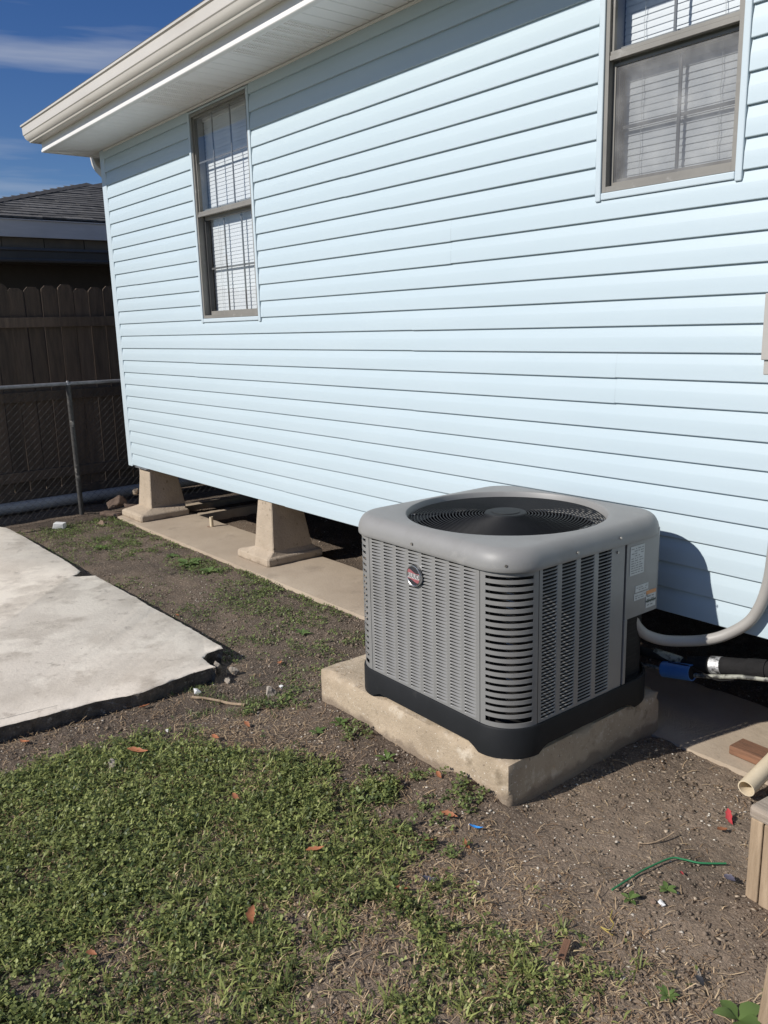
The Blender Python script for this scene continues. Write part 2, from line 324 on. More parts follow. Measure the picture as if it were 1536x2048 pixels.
def link(name, me, parent=None, loc=(0, 0, 0), rot=(0, 0, 0)):
    o = bpy.data.objects.new(name, me); COL.objects.link(o)
    o.location = loc; o.rotation_euler = rot
    if parent: o.parent = parent
    return o
def obj(name, mb, m, parent=None, loc=(0, 0, 0), rot=(0, 0, 0), smooth=None, bevel=0, bseg=2):
    if bevel:
        bm = bmesh.new(); me = mb.mesh(name, m); bm.from_mesh(me)
        bmesh.ops.recalc_face_normals(bm, faces=bm.faces)
        ed = [e for e in bm.edges if len(e.link_faces) == 2 and e.calc_face_angle(0) > 0.5]
        bmesh.ops.bevel(bm, geom=ed, offset=bevel, segments=bseg, profile=0.5, affect='EDGES', clamp_overlap=True)
        bm.to_mesh(me); bm.free()
        if smooth is not None:
            me.polygons.foreach_set('use_smooth', [True] * len(me.polygons)); me.set_sharp_from_angle(angle=rad(smooth))
    else:
        me = mb.mesh(name, m, smooth)
    return link(name, me, parent, loc, rot)
def thing(name, label, cat, loc=(0, 0, 0), rotz=0, group=None):
    o = bpy.data.objects.new(name, None); COL.objects.link(o); o.location = loc; o.rotation_euler = (0, 0, rotz)
    o.empty_display_size = 0.1
    return tag(o, label, cat, group)
def tag(o, label=None, cat=None, group=None, kind=None):
    if label: o['label'] = label
    if cat: o['category'] = cat
    if group: o['group'] = group
    if kind: o['kind'] = kind
    return o

# value noise -------------------------------------------------------
_T = np.random.default_rng(5).random((256, 256))
def vnoise(x, y, s):
    x = np.asarray(x, float) * s + 1000.3; y = np.asarray(y, float) * s + 1000.7
    xi = np.floor(x).astype(int); yi = np.floor(y).astype(int); fx = x - xi; fy = y - yi
    fx = fx * fx * (3 - 2 * fx); fy = fy * fy * (3 - 2 * fy)
    g = lambda a, b: _T[a % 256, b % 256]
    return (g(xi, yi) * (1 - fx) + g(xi + 1, yi) * fx) * (1 - fy) + (g(xi, yi + 1) * (1 - fx) + g(xi + 1, yi + 1) * fx) * fy
def fbm(x, y, s, o=4):
    t = 0; a = 0.5
    for k in range(o):
        t = t + a * vnoise(x, y, s); s *= 2.07; a *= 0.5
    return t
def gz(x, y):
    """height of the bare soil"""
    x = np.asarray(x, float); y = np.asarray(y, float)
    z = -0.447 + 0.034 * np.exp(-((x + 1.5) / 1.3) ** 2 - ((y + 1.5) / 0.85) ** 2)
    z = z + 0.022 * (fbm(x, y, 1.6, 3) - 0.45) + 0.016 * (fbm(x, y, 11, 3) - 0.45)
    z = z + 0.045 * np.exp(-((x + 1.86) / 0.13) ** 2 - ((y + 1.06) / 0.10) ** 2) + 0.03 * np.exp(-((x + 2.62) / 0.3) ** 2 - ((y + 1.04) / 0.10) ** 2)
    z = z + 0.018 * np.exp(-((x + 1.62) / 0.08) ** 2 - ((y + 0.33) / 0.25) ** 2) - 0.010 * np.clip((y + 0.32) / 0.1, 0, 1)
    z = z + 0.022 * np.exp(-((x + 3.22) / 0.10) ** 2) * np.clip((-1.25 - y) / .1, 0, 1)
    # the soil is dug out under the house, beside the footing strips
    z = z - 0.07 * np.clip((y - 0.28) / 0.12, 0, 1) * np.clip((x + 6.62) / 0.03, 0, 1) * np.clip((-5.85 - x) / 0.35, 0, 1)
    z = z - 0.02 * np.clip((y - 0.3) / 0.1, 0, 1)
    return z
def gzf(x, y): return float(gz(x, y))

# ------------------------------------------------------------------ the ground
xs = np.concatenate([np.arange(-9.2, -4.0, 0.035), np.arange(-4.0, 0.6, 0.018)])
ys = np.concatenate([np.arange(-4.2, -2.6, 0.04), np.arange(-2.6, 0.5, 0.018), np.arange(0.5, 2.6, 0.05)])
GX, GY = np.meshgrid(xs, ys, indexing='ij')
GZ = gz(GX, GY) + 0.017 * (fbm(GX, GY, 30, 3) - 0.43)
fade = np.minimum.reduce([np.clip((GX - xs[0]) / 0.4, 0, 1), np.clip((xs[-1] - GX) / 0.4, 0, 1), np.clip((GY - ys[0]) / 0.4, 0, 1), np.clip((ys[-1] - GY) / 0.4, 0, 1)])
GZ = -0.45 * (1 - fade) + GZ * fade
nx, ny = len(xs), len(ys)
verts = np.stack([GX, GY, GZ], -1).reshape(-1, 3)
ii, jj = np.meshgrid(np.arange(nx - 1), np.arange(ny - 1), indexing='ij')
a = (ii * ny + jj).ravel()
faces = np.stack([a, a + ny, a + ny + 1, a + 1], -1)
B = 400.0
ext = np.array([(-B, -B, -.45), (B, -B, -.45), (B, B, -.45), (-B, B, -.45), (xs[0], ys[0], -.45), (xs[-1], ys[0], -.45), (xs[-1], ys[-1], -.45), (xs[0], ys[-1], -.45)])
e0 = len(verts)
faces2 = np.array([(0, 1, 5, 4), (1, 2, 6, 5), (2, 3, 7, 6), (3, 0, 4, 7)]) + e0
me = bpy.data.meshes.new('ground')
V = np.concatenate([verts, ext]); Fc = np.concatenate([faces, faces2])
me.vertices.add(len(V)); me.vertices.foreach_set('co', V.ravel())
me.loops.add(Fc.size); me.loops.foreach_set('vertex_index', Fc.ravel().astype(np.int32))
me.polygons.add(len(Fc)); me.polygons.foreach_set('loop_start', np.arange(0, Fc.size, 4, dtype=np.int32))
me.update(calc_edges=True); me.polygons.foreach_set('use_smooth', np.ones(len(Fc), bool))
dryv = np.clip((V[:, 0] + 2.05) / 0.7, 0, 1) * np.clip((V[:, 1] + 2.6) / 0.5, 0, 1) * np.clip((0.3 - V[:, 1]) / 0.3, 0, 1)
at_ = me.attributes.new('dry', 'FLOAT', 'POINT'); at_.data.foreach_set('value', dryv.astype(np.float32))
me.materials.append(MT['dirt']); me.materials.append(MT['far_lawn'])
mi = np.zeros(len(Fc), np.int32); mi[-4:] = 1; me.polygons.foreach_set('material_index', mi)
ground = link('ground', me); tag(ground, 'bare brown soil of the yard beside the house', 'ground', kind='structure')

def rough_box(x0, x1, y0, y1, z0, z1, step=0.03, amp=0.003, rnd=0.008, chips=0.0, seed=0):
    """box with a fine grid, worn edges and slightly uneven faces"""
    r = np.random.default_rng(seed)
    bm = bmesh.new()
    def face(o, u, v, nu, nv):
        g = [[bm.verts.new(o + u * (i / nu) + v * (j / nv)) for j in range(nv + 1)] for i in range(nu + 1)]
        for i in range(nu):
            for j in range(nv):
                bm.faces.new((g[i][j], g[i + 1][j], g[i + 1][j + 1], g[i][j + 1]))
    n = lambda L: max(2, int(round(L / step)))
    A = Vector((x0, y0, z0)); X = Vector((x1 - x0, 0, 0)); Y = Vector((0, y1 - y0, 0)); Z = Vector((0, 0, z1 - z0))
    nX, nY, nZ = n(X.x), n(Y.y), n(Z.z)
    face(A + Z, X, Y, nX, nY); face(A, Y, X, nY, nX); face(A, X, Z, nX, nZ); face(A + Y, Z, X, nZ, nX)
    face(A, Z, Y, nZ, nY); face(A + X, Y, Z, nY, nZ)
    bmesh.ops.remove_doubles(bm, verts=bm.verts, dist=1e-5)
    lo = Vector((x0, y0, z0)); hi = Vector((x1, y1, z1))
    for v in bm.verts:
        p = v.co.copy(); c = Vector([min(max(p[k], lo[k] + rnd), hi[k] - rnd) for k in range(3)])
        d = p - c
        q = p
        if sum(abs(t) > 1e-6 for t in d) > 1: q = c + d.normalized() * rnd
        nrm = d.normalized() if d.length > 1e-6 else Vector((0, 0, 0))
        w = float(fbm(p.x * 1.7 + p.z * 3.1, p.y * 1.9 - p.z * 2.3, 9, 3)) - 0.45
        q = q + nrm * w * 2 * amp
        if chips and sum(abs(t) > 1e-6 for t in d) > 1:
            q = q - nrm * max(0, float(vnoise(p.x + p.z, p.y - p.z, 22)) - 0.62) * chips
        v.co = q
    me = bpy.data.meshes.new('rough'); bm.to_mesh(me); bm.free()
    me.polygons.foreach_set('use_smooth', [True] * len(me.polygons)); me.set_sharp_from_angle(angle=rad(50))
    return me

# path: the strip footing the piers stand on, and two cross strips
me = rough_box(-7.12, 2.4, -0.215, 0.335, -0.53, -0.43, step=0.05, amp=0.0025, rnd=0.006, chips=0.03); me.materials.append(MT['path'])
tag(link('path', me), 'tan concrete strip running along under the house edge', 'concrete strip', kind='structure')
me = rough_box(-7.16, -7.0, 0.339, 5.6, -0.53, -0.424, step=0.05, amp=0.002, rnd=0.005, chips=0.02); me.materials.append(MT['path'])
tag(link('path', me), 'narrow concrete footing running back under the house corner', 'concrete strip', kind='structure')
me = rough_box(-6.69, -6.60, 0.339, 5.6, -0.56, -0.432, step=0.05, amp=0.002, rnd=0.005, chips=0.02); me.materials.append(MT['path'])
tag(link('path', me), 'thin concrete form strip behind the corner pier', 'concrete strip', kind='structure')

# concrete slab with ragged edges ----------------------------------
def ragged_slab(name, outline, z0, z1, m, amp=0.02, step=0.018, under=0.03):
    pts = []
    for i in range(len(outline)):
        p, q = Vector(outline[i]), Vector(outline[(i + 1) % len(outline)]); L = (q - p).length; k = max(1, int(L / step))
        for j in range(k):
            c = p.lerp(q, j / k); nrm = Vector((q.y - p.y, p.x - q.x)).normalized()
            w = (float(fbm(c.x, c.y, 4, 2)) - 0.37) * 1.2 * amp + (float(fbm(c.x, c.y, 17, 3)) - .43) * amp * 1.2 + (random.random() - .5) * amp * 0.10
            pts.append((c, nrm, w))
    rings = []
    nl = 5
    for k in range(nl):
        f = k / (nl - 1)
        z = z0 + (z1 - 0.006 - z0) * f
        rings.append([(c.x + nrm.x * (w + (random.random() - .5) * 0.005 - under * (1 - f)), c.y + nrm.y * (w + (random.random() - .5) * 0.005 - under * (1 - f)), z + (random.random() - .5) * 0.008 * (0 < k < nl - 1)) for c, nrm, w in pts])
    rings.append([(c.x + nrm.x * (w - 0.008), c.y + nrm.y * (w - 0.008), z1) for c, nrm, w in pts])
    mb = MB(); mb.loft(rings, True, False)
    top = [len(rings) - 1, len(pts)]
    n = len(pts); o = (len(rings) - 1) * n
    mb.f.append(tuple(o + j for j in range(n)))
    me = mb.mesh(name, m)
    bm = bmesh.new(); bm.from_mesh(me); bmesh.ops.triangulate(bm, faces=[f for f in bm.faces if len(f.verts) > 4]); bmesh.ops.recalc_face_normals(bm, faces=bm.faces); bm.to_mesh(me); bm.free()
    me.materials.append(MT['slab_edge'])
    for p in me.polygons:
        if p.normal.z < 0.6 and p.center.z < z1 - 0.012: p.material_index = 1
    me.polygons.foreach_set('use_smooth', [p.normal.z < 0.85 for p in me.polygons]); me.set_sharp_from_angle(angle=rad(55))
    return me
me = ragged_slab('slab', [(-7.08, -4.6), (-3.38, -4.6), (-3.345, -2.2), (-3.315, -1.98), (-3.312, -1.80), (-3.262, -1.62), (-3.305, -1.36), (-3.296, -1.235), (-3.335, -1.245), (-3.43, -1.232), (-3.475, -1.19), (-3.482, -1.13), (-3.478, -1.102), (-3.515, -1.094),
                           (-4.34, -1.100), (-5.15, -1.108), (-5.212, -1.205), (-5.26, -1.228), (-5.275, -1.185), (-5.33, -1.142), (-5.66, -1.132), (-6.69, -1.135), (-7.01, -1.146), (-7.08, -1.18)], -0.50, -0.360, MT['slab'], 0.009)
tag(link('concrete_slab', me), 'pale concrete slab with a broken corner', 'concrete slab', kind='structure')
# crack line in the slab: a thin sunken strip of dark grit
mb = MB(); pts = [(-3.24, -2.02), (-3.30, -1.98), (-3.335, -1.90), (-3.34, -1.82), (-3.31, -1.76), (-3.27, -1.71), (-3.235, -1.69)]
pts = [(-3.42, -2.22), (-3.395, -2.12), (-3.385, -2.02), (-3.37, -1.93), (-3.335, -1.86), (-3.30, -1.80), (-3.26, -1.76), (-3.225, -1.74)]
for i in range(len(pts) - 1):
    (ax, ay), (bx, by) = pts[i], pts[i + 1]; w = 0.0022
    mb.add([(ax, ay - w, -0.3592), (bx, by - w, -0.3592), (bx + w, by + w, -0.3592), (ax + w, ay + w, -0.3592)], [(0, 1, 2, 3)])
o = obj('crack', mb, MT['rubber']); tag(o, 'hairline crack across the near corner of the pale slab', 'crack', kind='structure')

# ------------------------------------------------------------------ the house
E = 0.1016                                              # one siding course
XL, XR, ZT = -7.19, 2.40, 2.615
house = thing('house', 'pale blue vinyl sided house raised on concrete piers', 'house', (XL, 0, 0))
def hobj(name, mb, m, parent=None, **k):
    """house part given in world coordinates"""
    if parent is None:
        k.setdefault('loc', (-XL, 0, 0)); return obj(name, mb, m, house, **k)
    return obj(name, mb, m, parent, **k)

WIN = [dict(x0=-5.590, x1=-4.772, z0=1.200, z1=2.590, zr=1.926, cols=3, far=True),
       dict(x0=-2.172, x1=-1.566, z0=1.598, z1=2.590, zr=2.109, cols=2, far=False)]
TR = 0.034                                              # trim width

# core walls with window openings, floor and ceiling
mb = MB(); cuts = [XL + 0.012] + [t for w in WIN for t in (w['x0'] + TR, w['x1'] - TR)] + [XR]
for i in range(0, len(cuts), 2): mb.box((cuts[i], 0.006, 0.0), (cuts[i + 1], 0.12, ZT + 0.1))
for w in WIN:
    mb.box((w['x0'] + TR, 0.006, 0), (w['x1'] - TR, 0.12, w['z0'] + TR)); mb.box((w['x0'] + TR, 0.006, w['z1'] - 0.02), (w['x1'] - TR, 0.12, ZT + 0.1))
mb.box((XL + 0.012, 0.121, 0), (XL + 0.12, 6.4, ZT + 0.1)); mb.box((XR - .1, 0.121, 0), (XR, 6.4, ZT + 0.1)); mb.box((XL + 0.121, 6.3, 0), (XR - .101, 6.4, ZT + 0.1))
hobj('wall', mb, MT['core'])
mb = MB(); mb.box((XL + 0.122, 0.122, 0.02), (XR - .102, 6.298, 0.2)); hobj('floor', mb, MT['core'])
mb = MB(); mb.box((XL + 0.122, 0.122, ZT), (XR - .102, 6.298, ZT + 0.1)); hobj('ceiling', mb, MT['core'])
for j in range(12):
    mb = MB(); xx = XL + 0.3 + j * 0.81; mb.box((xx, 0.13, -0.018), (xx + 0.045, 6.29, 0.0195)); hobj('joist', mb, MT['core'])

# siding: every course in pieces, a dutch-lap section
SEC = [(0.0, -0.003), (0.0, -0.0142), (0.0022, -0.0156), (0.030, -0.0146), (0.056, -0.0134), (0.0595, -0.0128), (0.080, -0.0086), (0.1016, -0.0040), (0.112, -0.0020)]
def siding_piece(x0, x1, z, zmax=None, dy=0.0, la=False, lb=False):
    sec = SEC
    if zmax is not None:
        sec = [s for s in SEC if z + s[0] < zmax - 0.001]
        a_, b_ = sec[-1], SEC[len(sec)]
        t = (zmax - z - a_[0]) / (b_[0] - a_[0]); sec = sec + [(zmax - z, a_[1] + (b_[1] - a_[1]) * t)]
    nseg = max(1, int((x1 - x0) / 0.25)); mb = MB(); rings = []
    for i in range(nseg + 1):
        x = x0 + (x1 - x0) * i / nseg
        wv = 0.0010 * (float(vnoise(x, z * 7, 1.7)) - 0.5)
        rings.append([(x, y + dy + wv, z + s + 0.0008 * (float(vnoise(x, z * 3 + 9, 0.9)) - .5)) for s, y in sec])
    mb.loft(rings, False, False)
    mb.f = [tuple(reversed(f)) for f in mb.f]
    # closed ends
    n = len(sec)
    for i in ([] if la else [0]) + ([] if lb else [nseg]):
        pr = rings[i]; mb.add(pr + [(pr[0][0], 0.0, pr[-1][2]), (pr[0][0], 0.0, pr[0][2])], [tuple(range(n + 2))])
    return mb
SEAM = {0: -4.6, 1: -6.10, 2: -3.86, 3: -3.29, 4: -2.05, 5: -3.29, 6: -1.2, 7: -3.0, 8: -3.45, 9: -3.83, 10: -0.9, 11: -3.80, 12: -2.6}
NC = 26
for c in range(NC):
    z = c * E; ztop = min(z + E, ZT - 0.006)
    s0 = SEAM[c // 2]; seams = sorted([s0 + 3.71 * k for k in range(-3, 4) if XL + 0.25 < s0 + 3.71 * k < XR - 0.1])
    spans = [(XL + 0.062, XR, None)]
    for w in WIN:
        a0, a1 = w['x0'] - 0.002, w['x1'] + 0.002
        if z + E <= w['z0'] or z >= w['z1']: continue
        new = []
        for (u, v, q) in spans:
            if v <= a0 or u >= a1: new.append((u, v, q)); continue
            new.append((u, a0, q)); new.append((a1, v, q))
            if z < w['z0'] - 0.012: new.append((a0, a1, w['z0'] - 0.001))
        spans = new
    for (u, v, q) in spans:
        cs = [u] + [s for s in seams if u + 0.05 < s < v - 0.05] + [v]
        for k in range(len(cs) - 1):
            idx = sum(1 for s in seams if s <= cs[k] + 1e-6)
            dy = -0.0006 if idx % 2 else 0.0
            zm = q if q else (ZT - 0.004 if z + 0.112 > ZT - 0.004 else None)
            hobj('siding_panel', siding_piece(cs[k], cs[k + 1] + (0.024 if k < len(cs) - 2 and not idx % 2 else 0), z - (0.0016 if idx % 2 else 0.0), zm, dy, k > 0, k < len(cs) - 2), MT['siding'], smooth=25)
# siding of the end wall (not seen from the yard side)
for c in range(NC):
    mb = MB(); rings = []
    for yy in (0.05, 6.4): rings.append([(XL + 0.0115 + sy, yy, c * E + s) for s, sy in SEC if c * E + s < ZT])
    mb.loft(rings, False, False); hobj('siding_panel', mb, MT['siding'])
# corner post
mb = MB(); pr = [(XL - 0.012, 0.085), (XL - 0.012, -0.012), (XL - 0.008, -0.018), (XL + 0.068, -0.018), (XL + 0.074, -0.014), (XL + 0.074, 0.0), (XL + 0.002, 0.002), (XL + 0.002, 0.085)]
mb.loft([[(x, y, zz) for x, y in pr] for zz in (-0.012, ZT - 0.004)])
hobj('corner_post', mb, MT['trim'], smooth=30)
# starter strip under the lowest course
mb = MB(); mb.box((XL + 0.08, -0.004, -0.004), (XR, 0.10, -0.0005)); hobj('starter_strip', mb, MT['white_metal'])
# wall head channel under the soffit
mb = MB(); mb.box((XL + 0.076, -0.021, ZT - 0.018), (XR, -0.001, ZT - 0.003)); hobj('head_channel', mb, MT['white_metal'], bevel=0.003)

# soffit panels with three ridges each; every third one is vented
OV, XE = 0.40, -7.43
def soffit_mesh(w, vent):
    mb = MB(); sec = []
    for k in range(3):
        x0 = k * w / 3; sec += [(x0, 0.004), (x0 + 0.004, 0.0), (x0 + w / 3 - 0.006, 0.0), (x0 + w / 3 - 0.002, 0.006)]
    mb.loft([[(x, y, z) for x, z in sec] for y in (-OV + 0.004, -0.003)], False, False)
    if vent:
        for k in range(3):
            for r in range(2):
                for q in range(24):
                    xx = k * w / 3 + 0.030 + r * 0.036; yy = -OV + 0.05 + q * 0.0128
                    mb.box((xx, yy, -0.003), (xx + 0.022, yy + 0.0045, 0.001))
    return mb.mesh('soffit_panel', MT['soffit'])
SW = 0.305; sm = [soffit_mesh(SW, False), soffit_mesh(SW, True)]
i = 0; x = XE + 0.01
while x < XR + 0.2:
    link('soffit_panel', sm[1 if i % 4 in (2, 3) and i > 3 else 0], house, (x - XL, 0, ZT)); x += SW; i += 1
mb = MB(); mb.box((XE + 0.005, 0.002, ZT), (XL - 0.002, 6.3, ZT + 0.004)); hobj('soffit_panel', mb, MT['soffit'])
mb = MB(); mb.add([(XE + 0.005, -OV + 0.006, ZT - 0.002), (XE + 0.03, -OV + 0.006, ZT - 0.002), (XL + 0.01, -0.004, ZT - 0.002), (XL - 0.015, -0.004, ZT - 0.002)], [(0, 3, 2, 1)])
mb.box((XE + 0.005, -0.012, ZT - 0.0045), (XL - 0.014, 0.0015, ZT - 0.0025)); hobj('soffit_joint', mb, MT['white_metal'])
# fascia along the eave and round the corner, with its bottom lip
def sweep(prof):                                         # prof: (outward, z) ; mitred round the corner
    rings = []
    for kind in range(3):
        rg = []
        for d, z in prof:
            if kind == 0: rg.append((XR + 0.3, -OV - d, z))
            elif kind == 1: rg.append((XE - d, -OV - d, z))
            else: rg.append((XE - d, 6.7, z))
        rings.append(rg)
    return rings
mb = MB(); mb.loft(sweep([(-0.03, ZT - 0.006), (0.004, ZT - 0.010), (0.008, ZT - 0.006), (0.008, ZT + 0.010), (0.002, ZT + 0.014), (0.0, ZT + 0.20), (-0.03, ZT + 0.20)]), True, True)
hobj('fascia', mb, MT['white_metal'])
# gutter (open trough)
GP = [(0.003, 2.815), (0.003, 2.682), (0.060, 2.680), (0.072, 2.684), (0.076, 2.694), (0.088, 2.702), (0.100, 2.720), (0.104, 2.736), (0.110, 2.742), (0.112, 2.800), (0.122, 2.806), (0.122, 2.818), (0.108, 2.818)]
GI = [(d - 0.002 if d > 0.01 else d + 0.002, z + 0.002) for d, z in reversed(GP)]
mb = MB(); mb.loft(sweep(GP + GI), True, True); hobj('gutter', mb, MT['gutter'], smooth=25)
# roof: hip with its own thickness
mb = MB(); zr = 2.845; s = 0.42
x0, x1, y0, y1 = XE - 0.05, XR + 0.45, -OV - 0.05, 6.9
hy = (y1 - y0) / 2
for dz in (0, 0.03):
    mb.v += [(x0, y0, zr + dz), (x1, y0, zr + dz), (x1, y1, zr + dz), (x0, y1, zr + dz), (x0 + hy, y0 + hy, zr + dz + s * hy), (x1 - hy, y0 + hy, zr + dz + s * hy)]
mb.f += [(6, 7, 11, 10), (7, 8, 11), (8, 9, 10, 11), (9, 6, 10), (4, 5, 1, 0), (5, 2, 1), (5, 4, 3, 2), (4, 0, 3), (0, 1, 7, 6), (1, 2, 8, 7), (2, 3, 9, 8), (3, 0, 6, 9)]
hobj('roof', mb, MT['roof'])
# downspout on the end wall
mb = MB(); P = [(-7.50, 0.07, 2.69), (-7.50, 0.07, 2.63), (-7.485, 0.072, 2.575), (-7.44, 0.08, 2.52), (-7.32, 0.12, 2.42), (-7.27, 0.135, 2.37), (-7.245, 0.15, 2.30), (-7.245, 0.15, -0.2), (-7.245, 0.15, -0.40)]
rings = []
for i, p in enumerate(P):
    t = (Vector(P[min(i + 1, len(P) - 1)]) - Vector(P[max(i - 1, 0)])).normalized(); u = Vector((0, 1, 0)); w = t.cross(u)
    rings.append([Vector(p) + u * a_ * 0.044 + w * b_ * 0.036 for a_, b_ in ((-1, -.8), (-.8, -1), (.8, -1), (1, -.8), (1, .8), (.8, 1), (-.8, 1), (-1, .8))])
mb.loft(rings); hobj('downspout', mb, MT['gutter'], smooth=40)

# windows --------------------------------------------------------
def window(w):
    x0, x1, z0, z1, zr = w['x0'], w['x1'], w['z0'], w['z1'], w['zr']
    W = bpy.data.objects.new('window', None); COL.objects.link(W); W.parent = house; W.location = (-XL, 0, 0)
    def o(name, mb, m, **k): return obj(name, mb, m, W, **k)
    # J trim round the frame
    for a_, b_ in (((x0, -0.020, z0 - 0.004), (x0 + 0.026, 0.004, z1)), ((x1 - 0.026, -0.020, z0 - 0.008), (x1, 0.004, z1))):
        mb = MB().box(a_, b_); o('trim', mb, MT['trim'], bevel=0.004)
    o('trim', MB().box((x0 + 0.027, -0.019, z0), (x1 - 0.027, 0.004, z0 + 0.026)), MT['trim'], bevel=0.004)
    o('trim', MB().box((x0 + 0.027, -0.019, z1 - 0.012), (x1 - 0.027, 0.004, z1)), MT['trim'], bevel=0.003)
    f0, f1, g0, g1 = x0 + 0.028, x1 - 0.028, z0 + 0.028, z1 - 0.014
    fw = 0.016
    # outer frame, 6 cm deep
    mb = MB(); mb.box((f0, -0.012, g0), (f0 + fw, 0.075, g1)).box((f1 - fw, -0.012, g0), (f1, 0.075, g1))
    mb.box((f0 + fw + .0005, -0.012, g0), (f1 - fw - .0005, 0.075, g0 + 0.020)).box((f0 + fw + .0005, -0.012, g1 - 0.02), (f1 - fw - .0005, 0.075, g1))
    o('frame', mb, MT['frame'])
    a0, a1 = f0 + fw + 0.001, f1 - fw - 0.001
    # upper sash: sits forward; meeting rail in two steps
    mb = MB(); mb.box((a0, -0.010, zr - 0.014), (a1, 0.014, zr + 0.004)).box((a0, -0.006, zr + 0.0045), (a1, 0.014, zr + 0.018))
    o('meeting_rail', mb, MT['frame'], bevel=0.0015)
    def glass(y, lo, hi): o('pane', MB().add([(a0, y, lo), (a1, y, lo), (a1, y, hi), (a0, y, hi)], [(0, 1, 2, 3)]), MT['glass'])
    mb = MB(); mb.box((a0, 0.002, zr + 0.018), (a0 + 0.010, 0.020, g1 - 0.021)).box((a1 - 0.010, 0.002, zr + 0.018), (a1, 0.020, g1 - 0.021)).box((a0 + .0105, 0.002, g1 - 0.034), (a1 - .0105, 0.020, g1 - 0.0205))
    o('sash', mb, MT['frame'])
    glass(0.010, zr + 0.016, g1 - 0.02)
    # lower sash: set back
    b0, b1 = a0 + 0.018, a1 - 0.004
    lo = g0 + 0.021
    o('sash_stile', MB().box((a0, 0.034, lo), (b0, 0.062, zr - 0.016)), MT['shaded_frame']); o('sash_stile', MB().box((b1, 0.034, lo), (a1, 0.062, zr - 0.016)), MT['shaded_frame'])
    o('sash_rail', MB().box((b0 + .0005, 0.034, lo + 0.001), (b1 - .0005, 0.060, lo + 0.028)), MT['frame']); o('sash_rail', MB().box((b0 + .0005, 0.034, zr - 0.034), (b1 - .0005, 0.060, zr + 0.036)), MT['frame'])
    o('pane', MB().add([(b0, 0.048, lo + .02), (b1, 0.048, lo + .02), (b1, 0.048, zr - .02), (b0, 0.048, zr - .02)], [(0, 1, 2, 3)]), MT['glass'])
    # muntins
    n = w['cols']
    for k in range(1, n):
        xx = a0 + (a1 - a0) * k / n
        o('muntin', MB().box((xx - 0.005, 0.012, zr + 0.019), (xx + 0.005, 0.018, g1 - 0.035)), MT['muntin'])
        xx = b0 + (b1 - b0) * k / n
        o('muntin', MB().box((xx - 0.006, 0.050, lo + 0.029), (xx + 0.006, 0.056, zr - 0.041)), MT['muntin'])
    zu = zr + (g1 - zr) * 0.52; zl = lo + (zr - lo) * 0.47
    o('muntin', MB().box((a0 + .011, 0.0185, zu - 0.005), (a1 - .011, 0.024, zu + 0.005)), MT['muntin'])
    o('muntin', MB().box((b0 + .001, 0.0565, zl - 0.006), (b1 - .001, 0.062, zl + 0.006)), MT['muntin'])
    if not w['far']:
        # insect screen in its own thin frame in front of the lower sash
        c0, c1, d0, d1 = a0 + 0.001, a1 - 0.001, g0 + 0.022, zr - 0.022
        mb = MB(); t = 0.010
        mb.box((c0, 0.018, d0), (c0 + t, 0.026, d1)).box((c1 - t, 0.018, d0), (c1, 0.026, d1)).box((c0 + t, 0.018, d0), (c1 - t, 0.026, d0 + 0.014)).box((c0 + t, 0.018, d1 - t), (c1 - t, 0.026, d1))
        o('screen_frame', mb, MT['frame'])
        o('screen', MB().add([(c0 + t, 0.022, d0 + t), (c1 - t, 0.022, d0 + t), (c1 - t, 0.022, d1 - t), (c0 + t, 0.022, d1 - t)], [(0, 1, 2, 3)]), MT['screen'])
    return (f0, f1, g0, g1)
def blind(w, fr, label):
    f0, f1, g0, g1 = fr
    bl = thing('window_blind', label, 'blind', ((f0 + f1) / 2, 0.086, g0), group='white slatted blinds behind the windows')
    L = f1 - f0 - 0.03
    p = 0.0242
    mb = MB(); rg = []
    for i, xx in enumerate((-L / 2, 0, L / 2)):
        rg.append([(xx, -0.0026, -0.0131), (xx, -0.0016, 0.0), (xx, 0.0012, 0.0126)])
    mb.loft(rg, False, False); sme = mb.mesh('slat', MT['slat'], smooth=60)
    zz = g1 - 0.05
    while zz > g0 + 0.03:
        s_ = link('slat', sme, bl, (0, 0, zz - g0), (random.uniform(-.05, .05), random.uniform(-.002, .002), 0)); zz -= p
    for q in (-0.32, 0.30):
        mb = MB().tube([(q * L + 0.003 * math.sin(k * 1.9), -0.013, 0.03 + k * (g1 - g0 - 0.06) / 30) for k in range(31)], 0.0012, 4); obj('ladder_cord', mb, MT['cord'], bl)
    obj('head_rail', MB().box((-L / 2, -0.016, g1 - g0 - 0.040), (L / 2, 0.016, g1 - g0 - 0.012)), MT['slat'], bl)
    obj('bottom_rail', MB().box((-L / 2, -0.012, 0.012), (L / 2, 0.012, 0.024)), MT['slat'], bl)
fr = window(WIN[0]); blind(WIN[0], fr, 'white slatted blind inside the narrow window near the house corner')
fr = window(WIN[1]); blind(WIN[1], fr, 'white slatted blind behind the dusty insect screen at the upper right')

# utility box on the wall at the right
ub = thing('utility_box', 'grey metal utility box on the blue wall at the right edge', 'utility box', (-1.418, -0.016, 0.945))
obj('body', MB().box((0, -0.055, 0), (0.30, 0.0, 0.26)), MT['boxgrey'], ub, bevel=0.004)
obj('cover', MB().box((-0.006, -0.064, 0.05), (0.306, -0.0555, 0.268)), MT['boxgrey'], ub, bevel=0.003)

